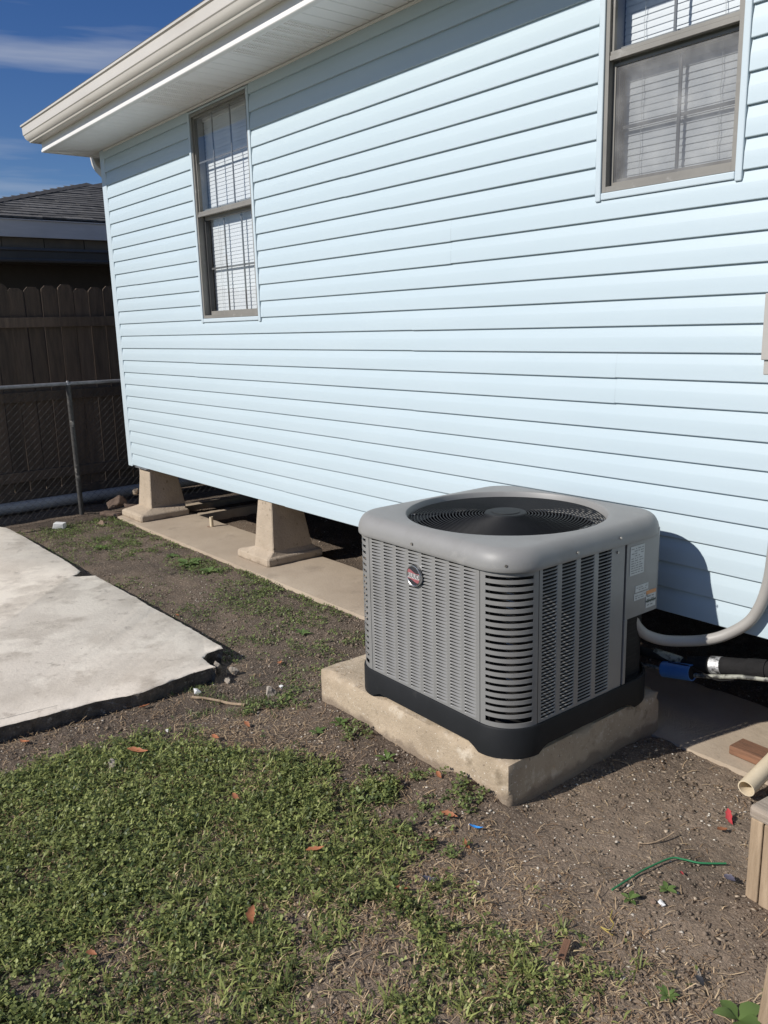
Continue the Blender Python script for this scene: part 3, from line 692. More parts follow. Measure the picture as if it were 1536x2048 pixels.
# ------------------------------------------------------------------ piers
def make_pier(x0, x1, y0, y1, sx0, sx1, label):
    root = thing('concrete_pier', label, 'pier', ((x0 + x1) / 2, (y0 + y1) / 2, -0.43), group='tapered concrete piers under the house')
    cx, cy = (x0 + x1) / 2, (y0 + y1) / 2
    def rr(ax0, ax1, ay0, ay1, z, c):
        pts = []
        for (px, py, qx, qy) in ((ax0, ay0, 1, 1), (ax1, ay0, -1, 1), (ax1, ay1, -1, -1), (ax0, ay1, 1, -1)):
            pass
        P = [(ax0 + c, ay0), (ax1 - c, ay0), (ax1, ay0 + c), (ax1, ay1 - c), (ax1 - c, ay1), (ax0 + c, ay1), (ax0, ay1 - c), (ax0, ay0 + c)]
        out = []
        for k in range(8):
            p, q = P[k], P[(k + 1) % 8]; n = 10 if k % 2 == 0 else 2
            for j in range(n):
                t = j / n; X_, Y_ = p[0] + (q[0] - p[0]) * t, p[1] + (q[1] - p[1]) * t
                out.append((X_ - cx, Y_ - cy, z + 0.43))
        return out
    S = lambda t, z, c: rr(sx0 - t, sx1 + t, -0.004 - t * .8, 0.235 + t * 1.6, z, c)
    mid = [S(0.034 * (1 - f), -0.34 + 0.335 * f, 0.006) for f in (0, .12, .25, .4, .55, .7, .85, 0.97)]
    mid.append(S(-0.003, -0.004, 0.006))
    b = lambda i, z, c=0.012: rr(x0 + i, x1 - i, y0 + i, y1 - i, z, c)
    lo = [b(0.004, -0.4315), b(0.0, -0.424), b(0.0, -0.400), b(0.001, -0.385), b(0.006, -0.377), b(0.020, -0.369)]
    last, first = lo[-1], mid[0]
    bl = [[tuple(last[k][a_] + (first[k][a_] - last[k][a_]) * u for a_ in range(2)) + (last[k][2] + (first[k][2] - last[k][2]) * (u ** 1.2),) for k in range(len(last))] for u in (.3, .6, .82)]
    rings = lo + bl + mid
    rings = [[(px + 0.0035 * (float(fbm(px * 3 + pz * 5 + cx, py * 3 - pz * 4, 8, 3)) - .45), py + 0.0035 * (float(fbm(py * 4 + pz * 3, px * 4 + cx, 9, 3)) - .45), pz) for px, py, pz in rg] for rg in rings]
    mb = MB().loft(rings); obj('pier_block', mb, MT['pier'], root, smooth=16)
    return root
p1 = make_pier(-7.085, -6.660, -0.168, 0.280, -6.985, -6.785, 'tapered concrete pier under the house corner')
obj('shim_plate', MB().box((-0.135, -0.255 + 0.16, 0.4235), (0.10, 0.12, 0.4295)), MT['galv'], p1)
p2 = make_pier(-5.145, -4.722, -0.098, 0.355, -4.972, -4.792, 'tapered concrete pier nearer the air conditioner')

def lump(name, r, m, loc, sq=(1, 1, 1), seed=0, parent=None, detail=2, amp=0.5):
    """angular broken lump: the hull of a few random points, roughened"""
    rg = random.Random(seed); bm = bmesh.new()
    for _ in range(11):
        d = Vector((rg.gauss(0, 1), rg.gauss(0, 1), rg.gauss(0, 1))).normalized() * r * rg.uniform(.75, 1.1)
        bm.verts.new((d.x * sq[0], d.y * sq[1], d.z * sq[2]))
    h = bmesh.ops.convex_hull(bm, input=bm.verts)
    bmesh.ops.delete(bm, geom=[v for v in bm.verts if not v.link_faces], context='VERTS')
    if r > 0.02: bmesh.ops.bevel(bm, geom=list(bm.edges), offset=r * .06, segments=1, affect='EDGES', clamp_overlap=True)
    bmesh.ops.triangulate(bm, faces=bm.faces)
    if r > 0.02:
        bmesh.ops.subdivide_edges(bm, edges=list(bm.edges), cuts=2, use_grid_fill=True)
        bm.normal_update()
        for v in bm.verts:
            q = v.co / r; v.co += v.normal * r * 0.30 * (float(fbm(q.x * 2 + q.z * 1.7 + seed, q.y * 2 - q.z * 1.3, 1.5, 4)) - .5)
    me = bpy.data.meshes.new(name); bm.to_mesh(me); bm.free(); me.materials.append(m)
    return link(name, me, parent, loc)
# rubble at the corner pier
lump('mortar_lump', 0.035, MT['pier'], (-0.175, -0.09, 0.20), (0.7, 1, 1), 4, p1)
cl = thing('clay_clod', 'lumpy dry clay clod beside the corner pier', 'clod', (-7.29, -0.13, -0.45))
lump('clod_lump', 0.11, MT['clay'], (0, 0, 0.075), (0.85, 0.9, 1.0), 1, cl); lump('clod_lump', 0.085, MT['clay'], (0.11, 0.10, 0.055), (1, 1, .85), 2, cl)
o = obj('brick_piece', MB().box((-0.10, -0.04, 0), (0.10, 0.04, 0.03)), MT['clay'], None, (-7.18, -0.225, -0.44), (0.05, 0.05, 0.5), bevel=0.008); tag(o, 'flat broken brick lying by the clay clod', 'brick')
o = lump('broken_brick', 0.05, MT['clay'], (-6.93, -0.42, -0.44), (1.5, .8, .7), 3); tag(o, 'small dark broken brick in the weeds beside the concrete strip', 'brick')
# pvc stub
st = thing('pipe_stub', 'short cream pvc pipe stub standing at the strip edge', 'pipe', (-6.10, 0.20, -0.432))
mb = MB(); seg = 14; ro, ri = 0.0155, 0.0125
rings = [[(r_ * math.cos(2 * math.pi * k / seg), r_ * math.sin(2 * math.pi * k / seg), z) for k in range(seg)] for r_, z in ((ro, 0), (ro, 0.085), (ri, 0.085), (ri, 0.02))]
mb.loft(rings, True, True); obj('pipe', mb, MT['pvc'], st, smooth=40)
lump('grout_ring', 0.03, MT['clay'], (-0.02, -0.01, 0.0), (1.4, 1, .35), 8, st)

# ------------------------------------------------------------------ air conditioner
AX, AY, AZ, TH = -2.103, -0.595, -0.265, -0.011
pad = thing('equipment_pad', 'thick tan concrete pad under the air conditioner', 'pad', ((-2.762 - 1.686) / 2, -0.6, -0.56))
me = rough_box(-0.538, 0.538, -0.424, 0.432, 0.0, AZ + 0.56, step=0.022, amp=0.004, rnd=0.010, chips=0.055); me.materials.append(MT['pad'])
link('concrete_block', me, pad)
ac = thing('air_conditioner', 'grey louvred outdoor air conditioner with a round fan on top', 'air conditioner', (AX, AY, AZ), TH)
A, WF = 0.426, 0.293; RC = A - WF
def rsq(a_, r, n=12, z=0.0, pts=None):
    """rounded square, counter-clockwise"""
    out = []
    for cx_, cy_, st_ in ((a_ - r, -(a_ - r), -90), (a_ - r, a_ - r, 0), (-(a_ - r), a_ - r, 90), (-(a_ - r), -(a_ - r), 180)):
        for k in range(n + 1):
            t = rad(st_ + 90 * k / n); out.append((cx_ + r * math.cos(t), cy_ + r * math.sin(t), z))
    return out
# base pan: black plastic skirt with feet at the corners
def base_outline(off, n=12, m_=24):
    a_, r = A + off, RC + off; out = []
    rb = 0.19 + off
    cs = ((a_ - r, -(a_ - r), -90, r), (a_ - rb, a_ - rb, 0, rb), (-(a_ - r), a_ - r, 90, r), (-(a_ - r), -(a_ - r), 180, r))
    for i, (cx_, cy_, st_, r_) in enumerate(cs):
        for k in range(n + 1):
            t = rad(st_ + 90 * k / n); out.append((cx_ + r_ * math.cos(t), cy_ + r_ * math.sin(t), 0.0))
        nx_, ny_, s2, r2 = cs[(i + 1) % 4]; e = out[-1]; t = rad(s2); q = (nx_ + r2 * math.cos(t), ny_ + r2 * math.sin(t))
        for k in range(1, m_):
            u = k / m_; d = min(u, 1 - u) * 2 * WF
            up = 0.024 * min(1, max(0, (d - 0.012) / 0.03)) ** 0.6
            out.append((e[0] + (q[0] - e[0]) * u, e[1] + (q[1] - e[1]) * u, up))
    return out
oo, oi = base_outline(0.008), base_outline(-0.004)
mb = MB(); mb.loft([[(x, y, 0.110) for x, y, z in oi], [(x, y, z + .001) for x, y, z in oi], [(x, y, z) for x, y, z in oo], [(x * .998, y * .998, 0.100) for x, y, z in oo], [(x * .992, y * .992, 0.106) for x, y, z in oo], [(x * .98, y * .98, 0.107) for x, y, z in oo]], True, False)
obj('base_skirt', mb, MT['acblack'], ac, smooth=35)
mb = MB(); mb.loft([[(x * .985, y * .985, zz) for x, y, z in oi] for zz in (0.05, 0.104)]); obj('base_pan', mb, MT['acblack'], ac)
Z0, Z1 = 0.106, 0.660                                    # body panel range (from pad top)
# louvred panels -------------------------------------------------
ROWS, RP = 44, 0.01215
ZL = 0.116                                               # bottom of first slot
SH = 0.0093
def louvre_panel(cols, u0, pitch, slot, SH, wl, wr):
    """flat sheet in the u-z plane at v=0 with slot openings; returns panel mesh builder and slot list"""
    mb = MB(); slots = []
    def q(ua, ub, za, zb, v=0.0): mb.add([(ua, v, za), (ub, v, za), (ub, v, zb), (ua, v, zb)], [(0, 1, 2, 3)])
    ed = [wl]
    for c in range(cols):
        s0 = u0 + c * pitch + (pitch - slot) / 2; ed += [s0, s0 + slot]
    ed.append(wr)
    for k in range(0, len(ed), 2): q(ed[k], ed[k + 1], Z0, Z1)
    for c in range(cols):
        s0, s1 = ed[1 + 2 * c], ed[2 + 2 * c]
        q(s0, s1, Z0, ZL)
        for r in range(ROWS):
            z = ZL + r * RP
            slots.append((c, r, s0, z))
            q(s0, s1, z + SH, z + RP if r < ROWS - 1 else Z1)
            mb.add([(s0, 0, z + SH), (s1, 0, z + SH), (s1, 0.0012, z + SH + 0.0003), (s0, 0.0012, z + SH + .0003)], [(0, 1, 2, 3)])
    return mb, slots
def louvre_mesh(slot, gap_l, gap_r, SH):
    """a pressed slat: open at its top edge, the gap closing towards the right end"""
    mb = MB()
    us = [0, 0.0025, slot * .25, slot * .5, slot * .75, slot - 0.005, slot]
    gap = [gap_l * .9, gap_l, gap_l * .92 + gap_r * .08, gap_l * .72 + gap_r * .28, gap_l * .42 + gap_r * .58, gap_r, 0.0]
    dep = [0.0, 0.0040, 0.0044, 0.0044, 0.0042, 0.0030, 0.0]
    rings = []
    for u, g_, d in zip(us, gap, dep):
        zt = SH - g_
        rings.append([(u, d * q ** 1.15, zt * q) for q in (0.0, 0.35, 0.7, 1.0)])
    mb.loft(rings, False, False)
    mb.f = [tuple(reversed(f)) for f in mb.f]
    return mb.mesh('louvre', MT['acgrey'], smooth=50)
shown = 0
sides = [('front', 0.0, 8, -WF + 0.010, (2 * WF - 0.02) / 8, 0.0552, -WF + 0.0015, WF - 0.0015, 124),
         ('side', 90.0, 4, -WF + 0.006, 0.0945, 0.0725, -WF + 0.0015, 0.092, 176),
         ('side', -90.0, 8, -WF + 0.010, (2 * WF - 0.02) / 8, 0.0552, -WF + 0.0015, WF - 0.0015, 0),
         ('back', 180.0, 8, -WF + 0.010, (2 * WF - 0.02) / 8, 0.0552, -WF + 0.0015, WF - 0.0015, 0)]
for nm, ang, cols, u0, pt, sl, wl_, wr_, nparts in sides:
    R = Matrix.Rotation(rad(ang), 4, 'Z')
    mb, slots = louvre_panel(cols, u0, pt, sl, 0.0093 if nm == 'front' else 0.0103, wl_, wr_)
    pan = obj('louvre_panel', mb, MT['acgrey'], ac, (R @ Vector((0, -A, 0)))[:], (0, 0, rad(ang)))
    lm = louvre_mesh(sl, *((0.0064, 0.0015, 0.0093) if nm == 'front' else (0.0088, 0.0078, 0.0103)))
    slots.sort(key=lambda s_: -s_[0] if nm == 'front' else 0)
    rest = MB()
    for k, (c, r, s0, z) in enumerate(slots):
        if k < nparts: link('louvre', lm, pan, (s0, 0, z))
        else:
            rest.add([(v.co.x + s0, v.co.y, v.co.z + z) for v in lm.vertices], [tuple(p.vertices) for p in lm.polygons])
    if rest.f:
        o = obj('louvre_rows', rest, MT['acgrey'], pan, smooth=50); o['kind'] = 'stuff'
# corner grilles: round corner posts with slots -------------------
def corner_grille(ang, full=True):
    root_loc = (0, 0, 0); R = Matrix.Rotation(rad(ang), 4, 'Z')
    n = 16; c = (WF, -WF)
    def arc(r, t0=0, t1=1, m_=n): return [(c[0] + r * math.cos(rad(-90 + 90 * (t0 + (t1 - t0) * k / m_))), c[1] + r * math.sin(rad(-90 + 90 * (t0 + (t1 - t0) * k / m_)))) for k in range(m_ + 1)]
    def strip(mb, t0, t1, z0, z1, m_=n):
        O, I = arc(RC, t0, t1, m_), arc(RC - 0.0025, t0, t1, m_)
        mb.loft([[(*O[k], z0), (*O[k], z1), (*I[k], z1), (*I[k], z0)] for k in range(m_ + 1)])
    ta, tb = 0.11, 0.89
    mb = MB(); strip(mb, 0.006, ta, Z0, Z1, 3); strip(mb, tb, 0.994, Z0, Z1, 3); strip(mb, ta, tb, Z0, 0.123, 14); strip(mb, ta, tb, 0.655, Z1, 14)
    post = obj('corner_post', mb, MT['acgrey'], ac, (0, 0, 0), (0, 0, rad(ang)), smooth=40)
    NS = 22; pz = (0.655 - 0.123) / NS
    mbb = MB(); strip(mbb, ta - 0.002, tb + 0.002, 0.0, pz * 0.56, 14)
    me = mbb.mesh('corner_bar', MT['acgrey'], smooth=40)
    for k in range(1, NS): link('corner_bar', me, post, (0, 0, 0.123 + k * pz - pz * 0.28))
corner_grille(0); corner_grille(-90); corner_grille(180)
# back right corner: control box above, open recess below
CB = 0.355                                                # bottom of the control box above the pad
mb = MB(); mb.box((A - 0.03, 0.0925, Z0), (A - 0.001, 0.155, Z1)); obj('service_post', mb, MT['acgrey'], ac)
mb = MB(); mb.box((A - 0.012, 0.163, Z0 + .002), (A + 0.002, 0.180, CB + .0)); obj('edge_flange', mb, MT['acgrey'], ac, bevel=0.002)
mb = MB(); pr = [(A - 0.20, 0.166), (A, 0.166)] + [(A - 0.035 + 0.035 * math.cos(rad(t)), 0.385 + 0.0 - 0.035 + 0.035 * math.sin(rad(t))) for t in range(0, 91, 15)] + [(A - 0.20, 0.385)]
mb.loft([[(x, y, z) for x, y in pr] for z in (CB, Z1 + .002)]); cbx = obj('control_box', mb, MT['acgrey'], ac, smooth=40)
mb = MB(); mb.box((A - 0.20, 0.156, Z0), (A - 0.03, 0.1655, CB)); mb.box((A - 0.21, 0.166, Z0), (A - 0.201, A - .03, Z1)); obj('recess_wall', mb, MT['acgrey'], ac)
# labels
def plate(parent, y0, y1, z0, z1, m, x=A + 0.0012, name='label_plate'):
    return obj(name, MB().box((x - 0.001, y0, z0), (x, y1, z1)), m, parent)
L0 = 0.0
def lab(y0, y1, z0, z1, rows, m=MT['label']):
    o = obj('label_plate', MB().box((A + 0.0002, y0, z0), (A + 0.0014, y1, z1)), m, cbx)
    t = MB(); h = (z1 - z0) / (rows + 1)
    for r in range(rows):
        z = z0 + (r + 0.75) * h; y = y0 + 0.006
        while y < y1 - 0.012:
            wd = random.uniform(0.006, 0.022); e = min(y + wd, y1 - 0.006)
            if random.random() < 0.85: t.add([(A + 0.0018, y, z), (A + 0.0018, e, z), (A + 0.0018, e, z + h * .36), (A + 0.0018, y, z + h * .36)], [(0, 1, 2, 3)])
            y = e + random.uniform(0.003, 0.008)
    if t.f: obj('print', t, MT['label_text'], o)
    return o
lab(0.185, 0.268, 0.515, 0.622, 11)
lab(0.222, 0.300, 0.446, 0.470, 2); lab(0.216, 0.304, 0.416, 0.441, 2)
o = lab(0.289, 0.349, 0.372, 0.438, 5); obj('print', MB().box((A + 0.0014, 0.289, 0.424), (A + 0.0022, 0.349, 0.438)), MT['orange'], o); obj('print', MB().box((A + 0.0014, 0.289, 0.394), (A + 0.0022, 0.349, 0.401)), MT['label_green'], o)
# interior: coil, motor, fan
mb = MB(); mb.loft([rsq(A - 0.035, RC - .03, 10, z) for z in (0.104, 0.64)], True, False); obj('coil', mb, MT['coil'], ac, smooth=40)
# bright slanted rods added as sunlight streaks just inside the corner slots
for k in range(20):
    mb = MB(); z = 0.135 + k * 0.0245
    mb.tube([(WF + 0.060 + 0.012, -WF - 0.098 + 0.012, z + 0.016), (WF + 0.105, -WF - 0.052, z)], 0.0028, 6); obj('sun_streak', mb, MT['screw'], ac, smooth=60)
# top cap with fan opening
RF = 0.372; ZC = 0.716
def capring(t, z):
    """blend from the rounded square (t=0) to the fan circle (t=1), sampled by angle"""
    n = 120; out = []
    for k in range(n):
        a_ = 2 * math.pi * k / n; ca, sa = math.cos(a_), math.sin(a_)
        out.append((ca, sa))
    return out
def sq_r(a_, r, ang):
    """distance from centre to a rounded square outline in direction ang"""
    ca, sa = abs(math.cos(ang)), abs(math.sin(ang)); k = a_ - r
    if ca * a_ / max(sa, 1e-9) <= k or sa * a_ / max(ca, 1e-9) <= k:
        return a_ / max(ca, sa)
    b_ = k * (ca + sa); return b_ + math.sqrt(max(0, b_ * b_ - 2 * k * k + r * r))
N = 160; angs = [2 * math.pi * k / N for k in range(N)]
def sqring(off, z): return [(sq_r(A + off, RC + off, t) * math.cos(t), sq_r(A + off, RC + off, t) * math.sin(t), z) for t in angs]
rings = [sqring(0.002, 0.640), sqring(0.010, 0.640), sqring(0.012, 0.643)]
RR = 0.046
for k in range(0, 8):
    t = rad(90 * k / 7); rings.append(sqring(0.012 - RR + RR * math.cos(t), 0.643 + 0.012 + (ZC - 0.002 - 0.655 ) * math.sin(t)))
def cring(r, z): return [(r * math.cos(t), r * math.sin(t), z) for t in angs]
last = rings[-1]
for f, dz in ((0.35, 0.0015), (0.7, 0.002)):
    rings.append([(p[0] + (RF * 1.02 * math.cos(t) - p[0]) * f, p[1] + (RF * 1.02 * math.sin(t) - p[1]) * f, ZC - .002 + dz) for p, t in zip(last, angs)])
rings += [cring(RF + 0.008, ZC + 0.0005), cring(RF + 0.003, ZC - 0.001), cring(RF, ZC - 0.006), cring(RF - 0.004, ZC - 0.03), cring(RF - 0.012, ZC - 0.075)]
mb = MB(); mb.loft(rings, True, False); cap = obj('top_cap', mb, MT['accap'], ac, smooth=35)
mb = MB(); mb.loft([cring(RF - 0.013, ZC - 0.072), cring(RF - 0.016, ZC - 0.30)], True, False); obj('fan_shroud', mb, MT['fan'], ac, smooth=60)
mb = MB(); mb.disc((0, 0, 0.30), A - 0.06, 0.004, 32); obj('fan_floor', mb, MT['fan'], ac)
mb = MB(); mb.disc((0, 0, ZC - 0.26), 0.07, 0.10, 32); obj('motor', mb, MT['fan'], ac, smooth=40)
for k in range(3):
    mb = MB(); rg = []
    for r in (0.06, 0.16, 0.26, 0.345):
        row = []
        for j in range(6):
            u = j / 5; a_ = rad(120 * k + 20 + (78 + 14 * r / .345) * (u - .5) + r * 60); row.append((r * math.cos(a_), r * math.sin(a_), ZC - 0.235 + 0.075 * u * (0.6 + r)))
        rg.append(row)
    mb.loft(rg, False, False); obj('fan_blade', mb, MT['fan'], ac, smooth=60)
# wire guard
grd = bpy.data.objects.new('fan_guard', None); COL.objects.link(grd); grd.parent = ac; grd.location = (0, 0, ZC - 0.022)
NR = 23
for k in range(NR):
    r = 0.088 + (RF - 0.016 - 0.088) * k / (NR - 1)
    obj('guard_ring', MB().ring((0, 0, 0.014 * (1 - (r / RF) ** 2)), r, 0.0021, 72, 5), MT['grille'], grd, smooth=60)
for k in range(4):
    t = rad(38 + 90 * k + TH)
    P = [(r * math.cos(t), r * math.sin(t), 0.014 * (1 - (r / RF) ** 2) - 0.004) for r in (0.06, 0.16, 0.26, RF - 0.004)]
    obj('guard_spoke', MB().tube(P, 0.0024, 6), MT['grille'], grd)
    obj('guard_bolt', MB().tube([(P[-1][0] * .985, P[-1][1] * .985, P[-1][2]), (P[-1][0] * .94, P[-1][1] * .94, P[-1][2] + .001)], 0.005, 8), MT['screw'], grd)
mb = MB(); mb.loft([[(r * math.cos(2 * math.pi * k / 40), r * math.sin(2 * math.pi * k / 40), z) for k in range(40)] for r, z in ((0.079, 0.006), (0.080, 0.014), (0.076, 0.019), (0.056, 0.020), (0.054, 0.0225), (0.020, 0.0235))], True, True)
obj('hub_cover', mb, MT['acblack'], grd, smooth=30)
# screws on cap and posts
sme = MB().disc((0, 0, 0), 0.0048, 0.004, 8).mesh('screw', MT['screw'])
for (x, y, z, rz) in ((-0.027 - .0, -A - 0.0125, 0.664, 0), (WF + RC * .66 + .004, -WF - RC * .75 - .009, 0.664, 45), (A + 0.0125, -0.12, 0.664, 90), (A + .0125, 0.11, 0.672, 90), (A, 0.112, 0.618, 90), (A + .001, 0.27, 0.655, 90)):
    link('screw', sme, ac, (x, y, z), (rad(90), 0, rad(rz)))
# badge
bd = bpy.data.objects.new('badge', None); COL.objects.link(bd); bd.parent = ac
bd.location = (-2.126 - AX, -A - 0.0075, 0.548); bd.rotation_euler = (rad(90), 0, 0)
BR = 0.0385
mb = MB(); rg = []
for r, z in ((BR, -0.004), (BR, 0.004), (BR - .001, 0.006), (BR - .003, 0.0065), (BR - .005, 0.005)): rg.append([(r * math.cos(2 * math.pi * k / 48), r * math.sin(2 * math.pi * k / 48), z) for k in range(48)])
mb.loft(rg, True, True); obj('rim', mb, MT['chrome'], bd, smooth=40)
obj('face', MB().disc((0, 0, 0.0036), BR - .0045, 0.0018, 48), MT['badge'], bd)
def clip_band(lo, hi, z, m, name):
    mb = MB(); n = 24; r = BR - .0052; top, bot = [], []
    for k in range(n + 1):
        x = -r * 0.97 + 2 * r * .97 * k / n; lim = math.sqrt(max(0, r * r - x * x)); 
        top.append((x, max(-lim, min(lim, hi(x / r))), z)); bot.append((x, max(-lim, min(lim, lo(x / r))), z))
    mb.loft([[t, b] for t, b in zip(top, bot)], False, False); obj(name, mb, m, bd)
clip_band(lambda u: -0.0175 - 0.005 * math.sin(u * 2.4), lambda u: 0.0165 - 0.006 * math.sin(u * 2.4 + .3), 0.0056, MT['badge_red'], 'swoosh')
clip_band(lambda u: -0.0095, lambda u: 0.0090, 0.0059, MT['badge_silver'], 'name_band')
fc = bpy.data.curves.new('lettering', 'FONT'); fc.body = 'RUUD'; fc.size = 0.0225; fc.align_x = 'CENTER'; fc.align_y = 'CENTER'; fc.extrude = 0.0003; fc.offset = -0.0001; fc.space_character = 1.05
to = bpy.data.objects.new('tmp', fc); COL.objects.link(to)
bpy.context.view_layer.update()
tm = bpy.data.meshes.new_from_object(to.evaluated_get(bpy.context.evaluated_depsgraph_get())); bpy.data.objects.remove(to)
tm.materials.clear(); tm.materials.append(MT['badge']); link('lettering', tm, bd, (-0.0008, 0, 0.0064))

# ------------------------------------------------------------------ service lines
def smooth_path(P, n=8):
    P = [Vector(p) for p in P]; out = []
    for i in range(len(P) - 1):
        a_, b_, c_, d_ = P[max(i - 1, 0)], P[i], P[i + 1], P[min(i + 2, len(P) - 1)]
        for k in range(n):
            t = k / n; out.append(0.5 * ((2 * b_) + (-a_ + c_) * t + (2 * a_ - 5 * b_ + 4 * c_ - d_) * t * t + (-a_ + 3 * b_ - 3 * c_ + d_) * t ** 3))
    return out + [P[-1]]
cd = thing('flexible_conduit', 'grey flexible electrical conduit sagging from the air conditioner to the wall', 'conduit', (-1.56, -0.11, -0.06))
P = smooth_path([(-1.735, -0.31, 0.12), (-1.728, -0.30, 0.045), (-1.714, -0.27, -0.003), (-1.69, -0.23, -0.032), (-1.647, -0.18, -0.047), (-1.566, -0.11, -0.041), (-1.495, -0.08, -0.011), (-1.423, -0.06, 0.047), (-1.386, -0.05, 0.107), (-1.361, -0.047, 0.191), (-1.348, -0.047, 0.304), (-1.34, -0.047, 0.6), (-1.34, -0.045, 0.93)])
obj('hose', MB().tube([p - Vector((-1.56, -0.11, -0.06)) for p in P], 0.0205, 14), MT['conduit'], cd, smooth=60)
ln = thing('refrigerant_line', 'black foam insulated refrigerant pipe with foil tape running along the wall foot', 'pipe', (-1.46, -0.11, -0.106))
O_ = Vector((-1.46, -0.11, -0.106))
def seg_tube(name, pts, r, m, seg=14, sm=50): return obj(name, MB().tube([Vector(p) - O_ for p in pts], r, seg), m, ln, smooth=sm)
LP = smooth_path([(-1.592, -0.122, -0.142), (-1.50, -0.114, -0.118), (-1.40, -0.107, -0.097), (-1.308, -0.102, -0.078), (-1.15, -0.098, -0.055), (-0.9, -0.09, -0.03), (-0.6, -0.06, 0.02)], 10)
rj = [0.0315 * (1 + 0.10 * (float(vnoise(i * .37, 3.1, 1.0)) - .5)) for i in range(len(LP))]
seg_tube('insulation', LP, rj, MT['foam'], 18)
seg_tube('tape_wrap', LP[9:14], 0.0335, MT['foil'], 18); seg_tube('tape_wrap', LP[23:31], 0.0345, MT['foam'], 18)
seg_tube('tape_wrap', [(-1.73, -0.145, -0.128), (-1.655, -0.14, -0.130), (-1.62, -0.14, -0.131)], 0.017, MT['copper'])
seg_tube('suction_tube', [(-1.86, -0.20, -0.135), (-1.78, -0.16, -0.132), (-1.60, -0.124, -0.143)], 0.018, MT['foam'])
seg_tube('liquid_tube', smooth_path([(-1.90, -0.20, -0.19), (-1.72, -0.15, -0.185), (-1.568, -0.142, -0.171), (-1.47, -0.14, -0.146), (-1.369, -0.132, -0.118), (-1.2, -0.11, -0.09)]), 0.0085, MT['copper'], 10)
seg_tube('control_wire', smooth_path([(-1.66, -0.165, -0.142), (-1.575, -0.170, -0.128), (-1.52, -0.165, -0.140), (-1.46, -0.16, -0.150), (-1.40, -0.155, -0.130)]), 0.0028, MT['foam'], 6)
bs = thing('blue_sleeve', 'short blue plastic sleeve hanging on the pipes beside the air conditioner', 'sleeve', (-1.62, -0.16, -0.165))
seg = 20
ax = Vector((0.120, 0.0, 0.022)); rings = []
for t, r in ((-.5, .031), (.5, .031), (.5, .027), (-.5, .027), (-.5, .031)):
    c_ = ax * t; u = Vector((0, 1, 0)); w_ = ax.normalized().cross(u); rings.append([c_ + u * r * math.cos(2 * math.pi * k / seg) + w_ * r * math.sin(2 * math.pi * k / seg) for k in range(seg)])
obj('sleeve', MB().loft(rings, True, False), MT['blue'], bs, smooth=40)
obj('plug', MB().tube([ax * .3, ax * .47], 0.0268, 20), MT['foam'], bs, smooth=40)

# ------------------------------------------------------------------ things at the right
wb_ = obj('wood_board', MB().box((0, -0.045, 0), (0.42, 0.045, 0.034)), MT['brownwood'], None, (-1.405, -0.10, -0.428), (0, 0, rad(-3)), bevel=0.004); tag(wb_, 'short reddish brown board lying on the concrete strip', 'board')
pp = thing('loose_pipe', 'cream plastic pipe lying on the soil with its open end forward', 'pipe', (-1.212, -0.39, -0.385))
d = (Vector((-1.216, -0.242, -0.362)) - Vector((-1.212, -0.39, -0.385))).normalized()
u = d.cross(Vector((0, 0, 1))).normalized(); w_ = u.cross(d); seg = 24; rings = []
for t, r in ((0.0, 0.0285), (1.1, 0.0285), (1.1, 0.0245), (0.0, 0.0245), (0.0, 0.0285)): rings.append([d * t + u * r * math.cos(2 * math.pi * k / seg) + w_ * r * math.sin(2 * math.pi * k / seg) for k in range(seg)])
obj('pipe', MB().loft(rings, True, False), MT['pvc'], pp, smooth=40)
stp = thing('wooden_step', 'weathered wooden step end with a nailed top plank at the right edge', 'step', (-0.975, -0.835, -0.415), rad(-6))
def plank(name, a_, b_, m, parent, bev=0.004):
    c_ = [(p + q) / 2 for p, q in zip(a_, b_)]; s_ = [(q - p) / 2 for p, q in zip(a_, b_)]
    return obj(name, MB().box([-t for t in s_], s_), m, parent, c_, bevel=bev)
tp = plank('top_plank', (-0.004, -0.006, 0.228), (0.6, 0.13, 0.266), MT['oldwood'], stp, 0.010)
obj('nail', MB().disc((0, 0, 0), 0.0065, 0.002, 10), MT['clay'], tp, (-0.262, 0.012, 0.0185))
plank('leg_board', (0.0, 0.0, -0.02), (0.036, 0.12, 0.2275), MT['wood'], stp); plank('leg_board', (0.041, -0.002, -0.02), (0.125, 0.118, 0.2272), MT['wood'], stp)
plank('leg_board', (0.45, 0.0, -0.02), (0.57, 0.118, 0.2272), MT['wood'], stp)
sk = obj('wooden_stake', MB().loft([[(-0.03, -0.02, -0.1), (0.03, -0.02, -0.1), (0.03, 0.02, -0.1), (-0.03, 0.02, -0.1)], [(-0.03, -0.02, 0.9), (0.03, -0.02, 0.9), (0.03, 0.02, 0.9), (-0.03, 0.02, 0.9)]]), MT['wood'], None, (-0.700, -1.235, -0.42), (0, rad(4), rad(20)), bevel=0.004)
tag(sk, 'rough wooden stake at the bottom right corner', 'stake')

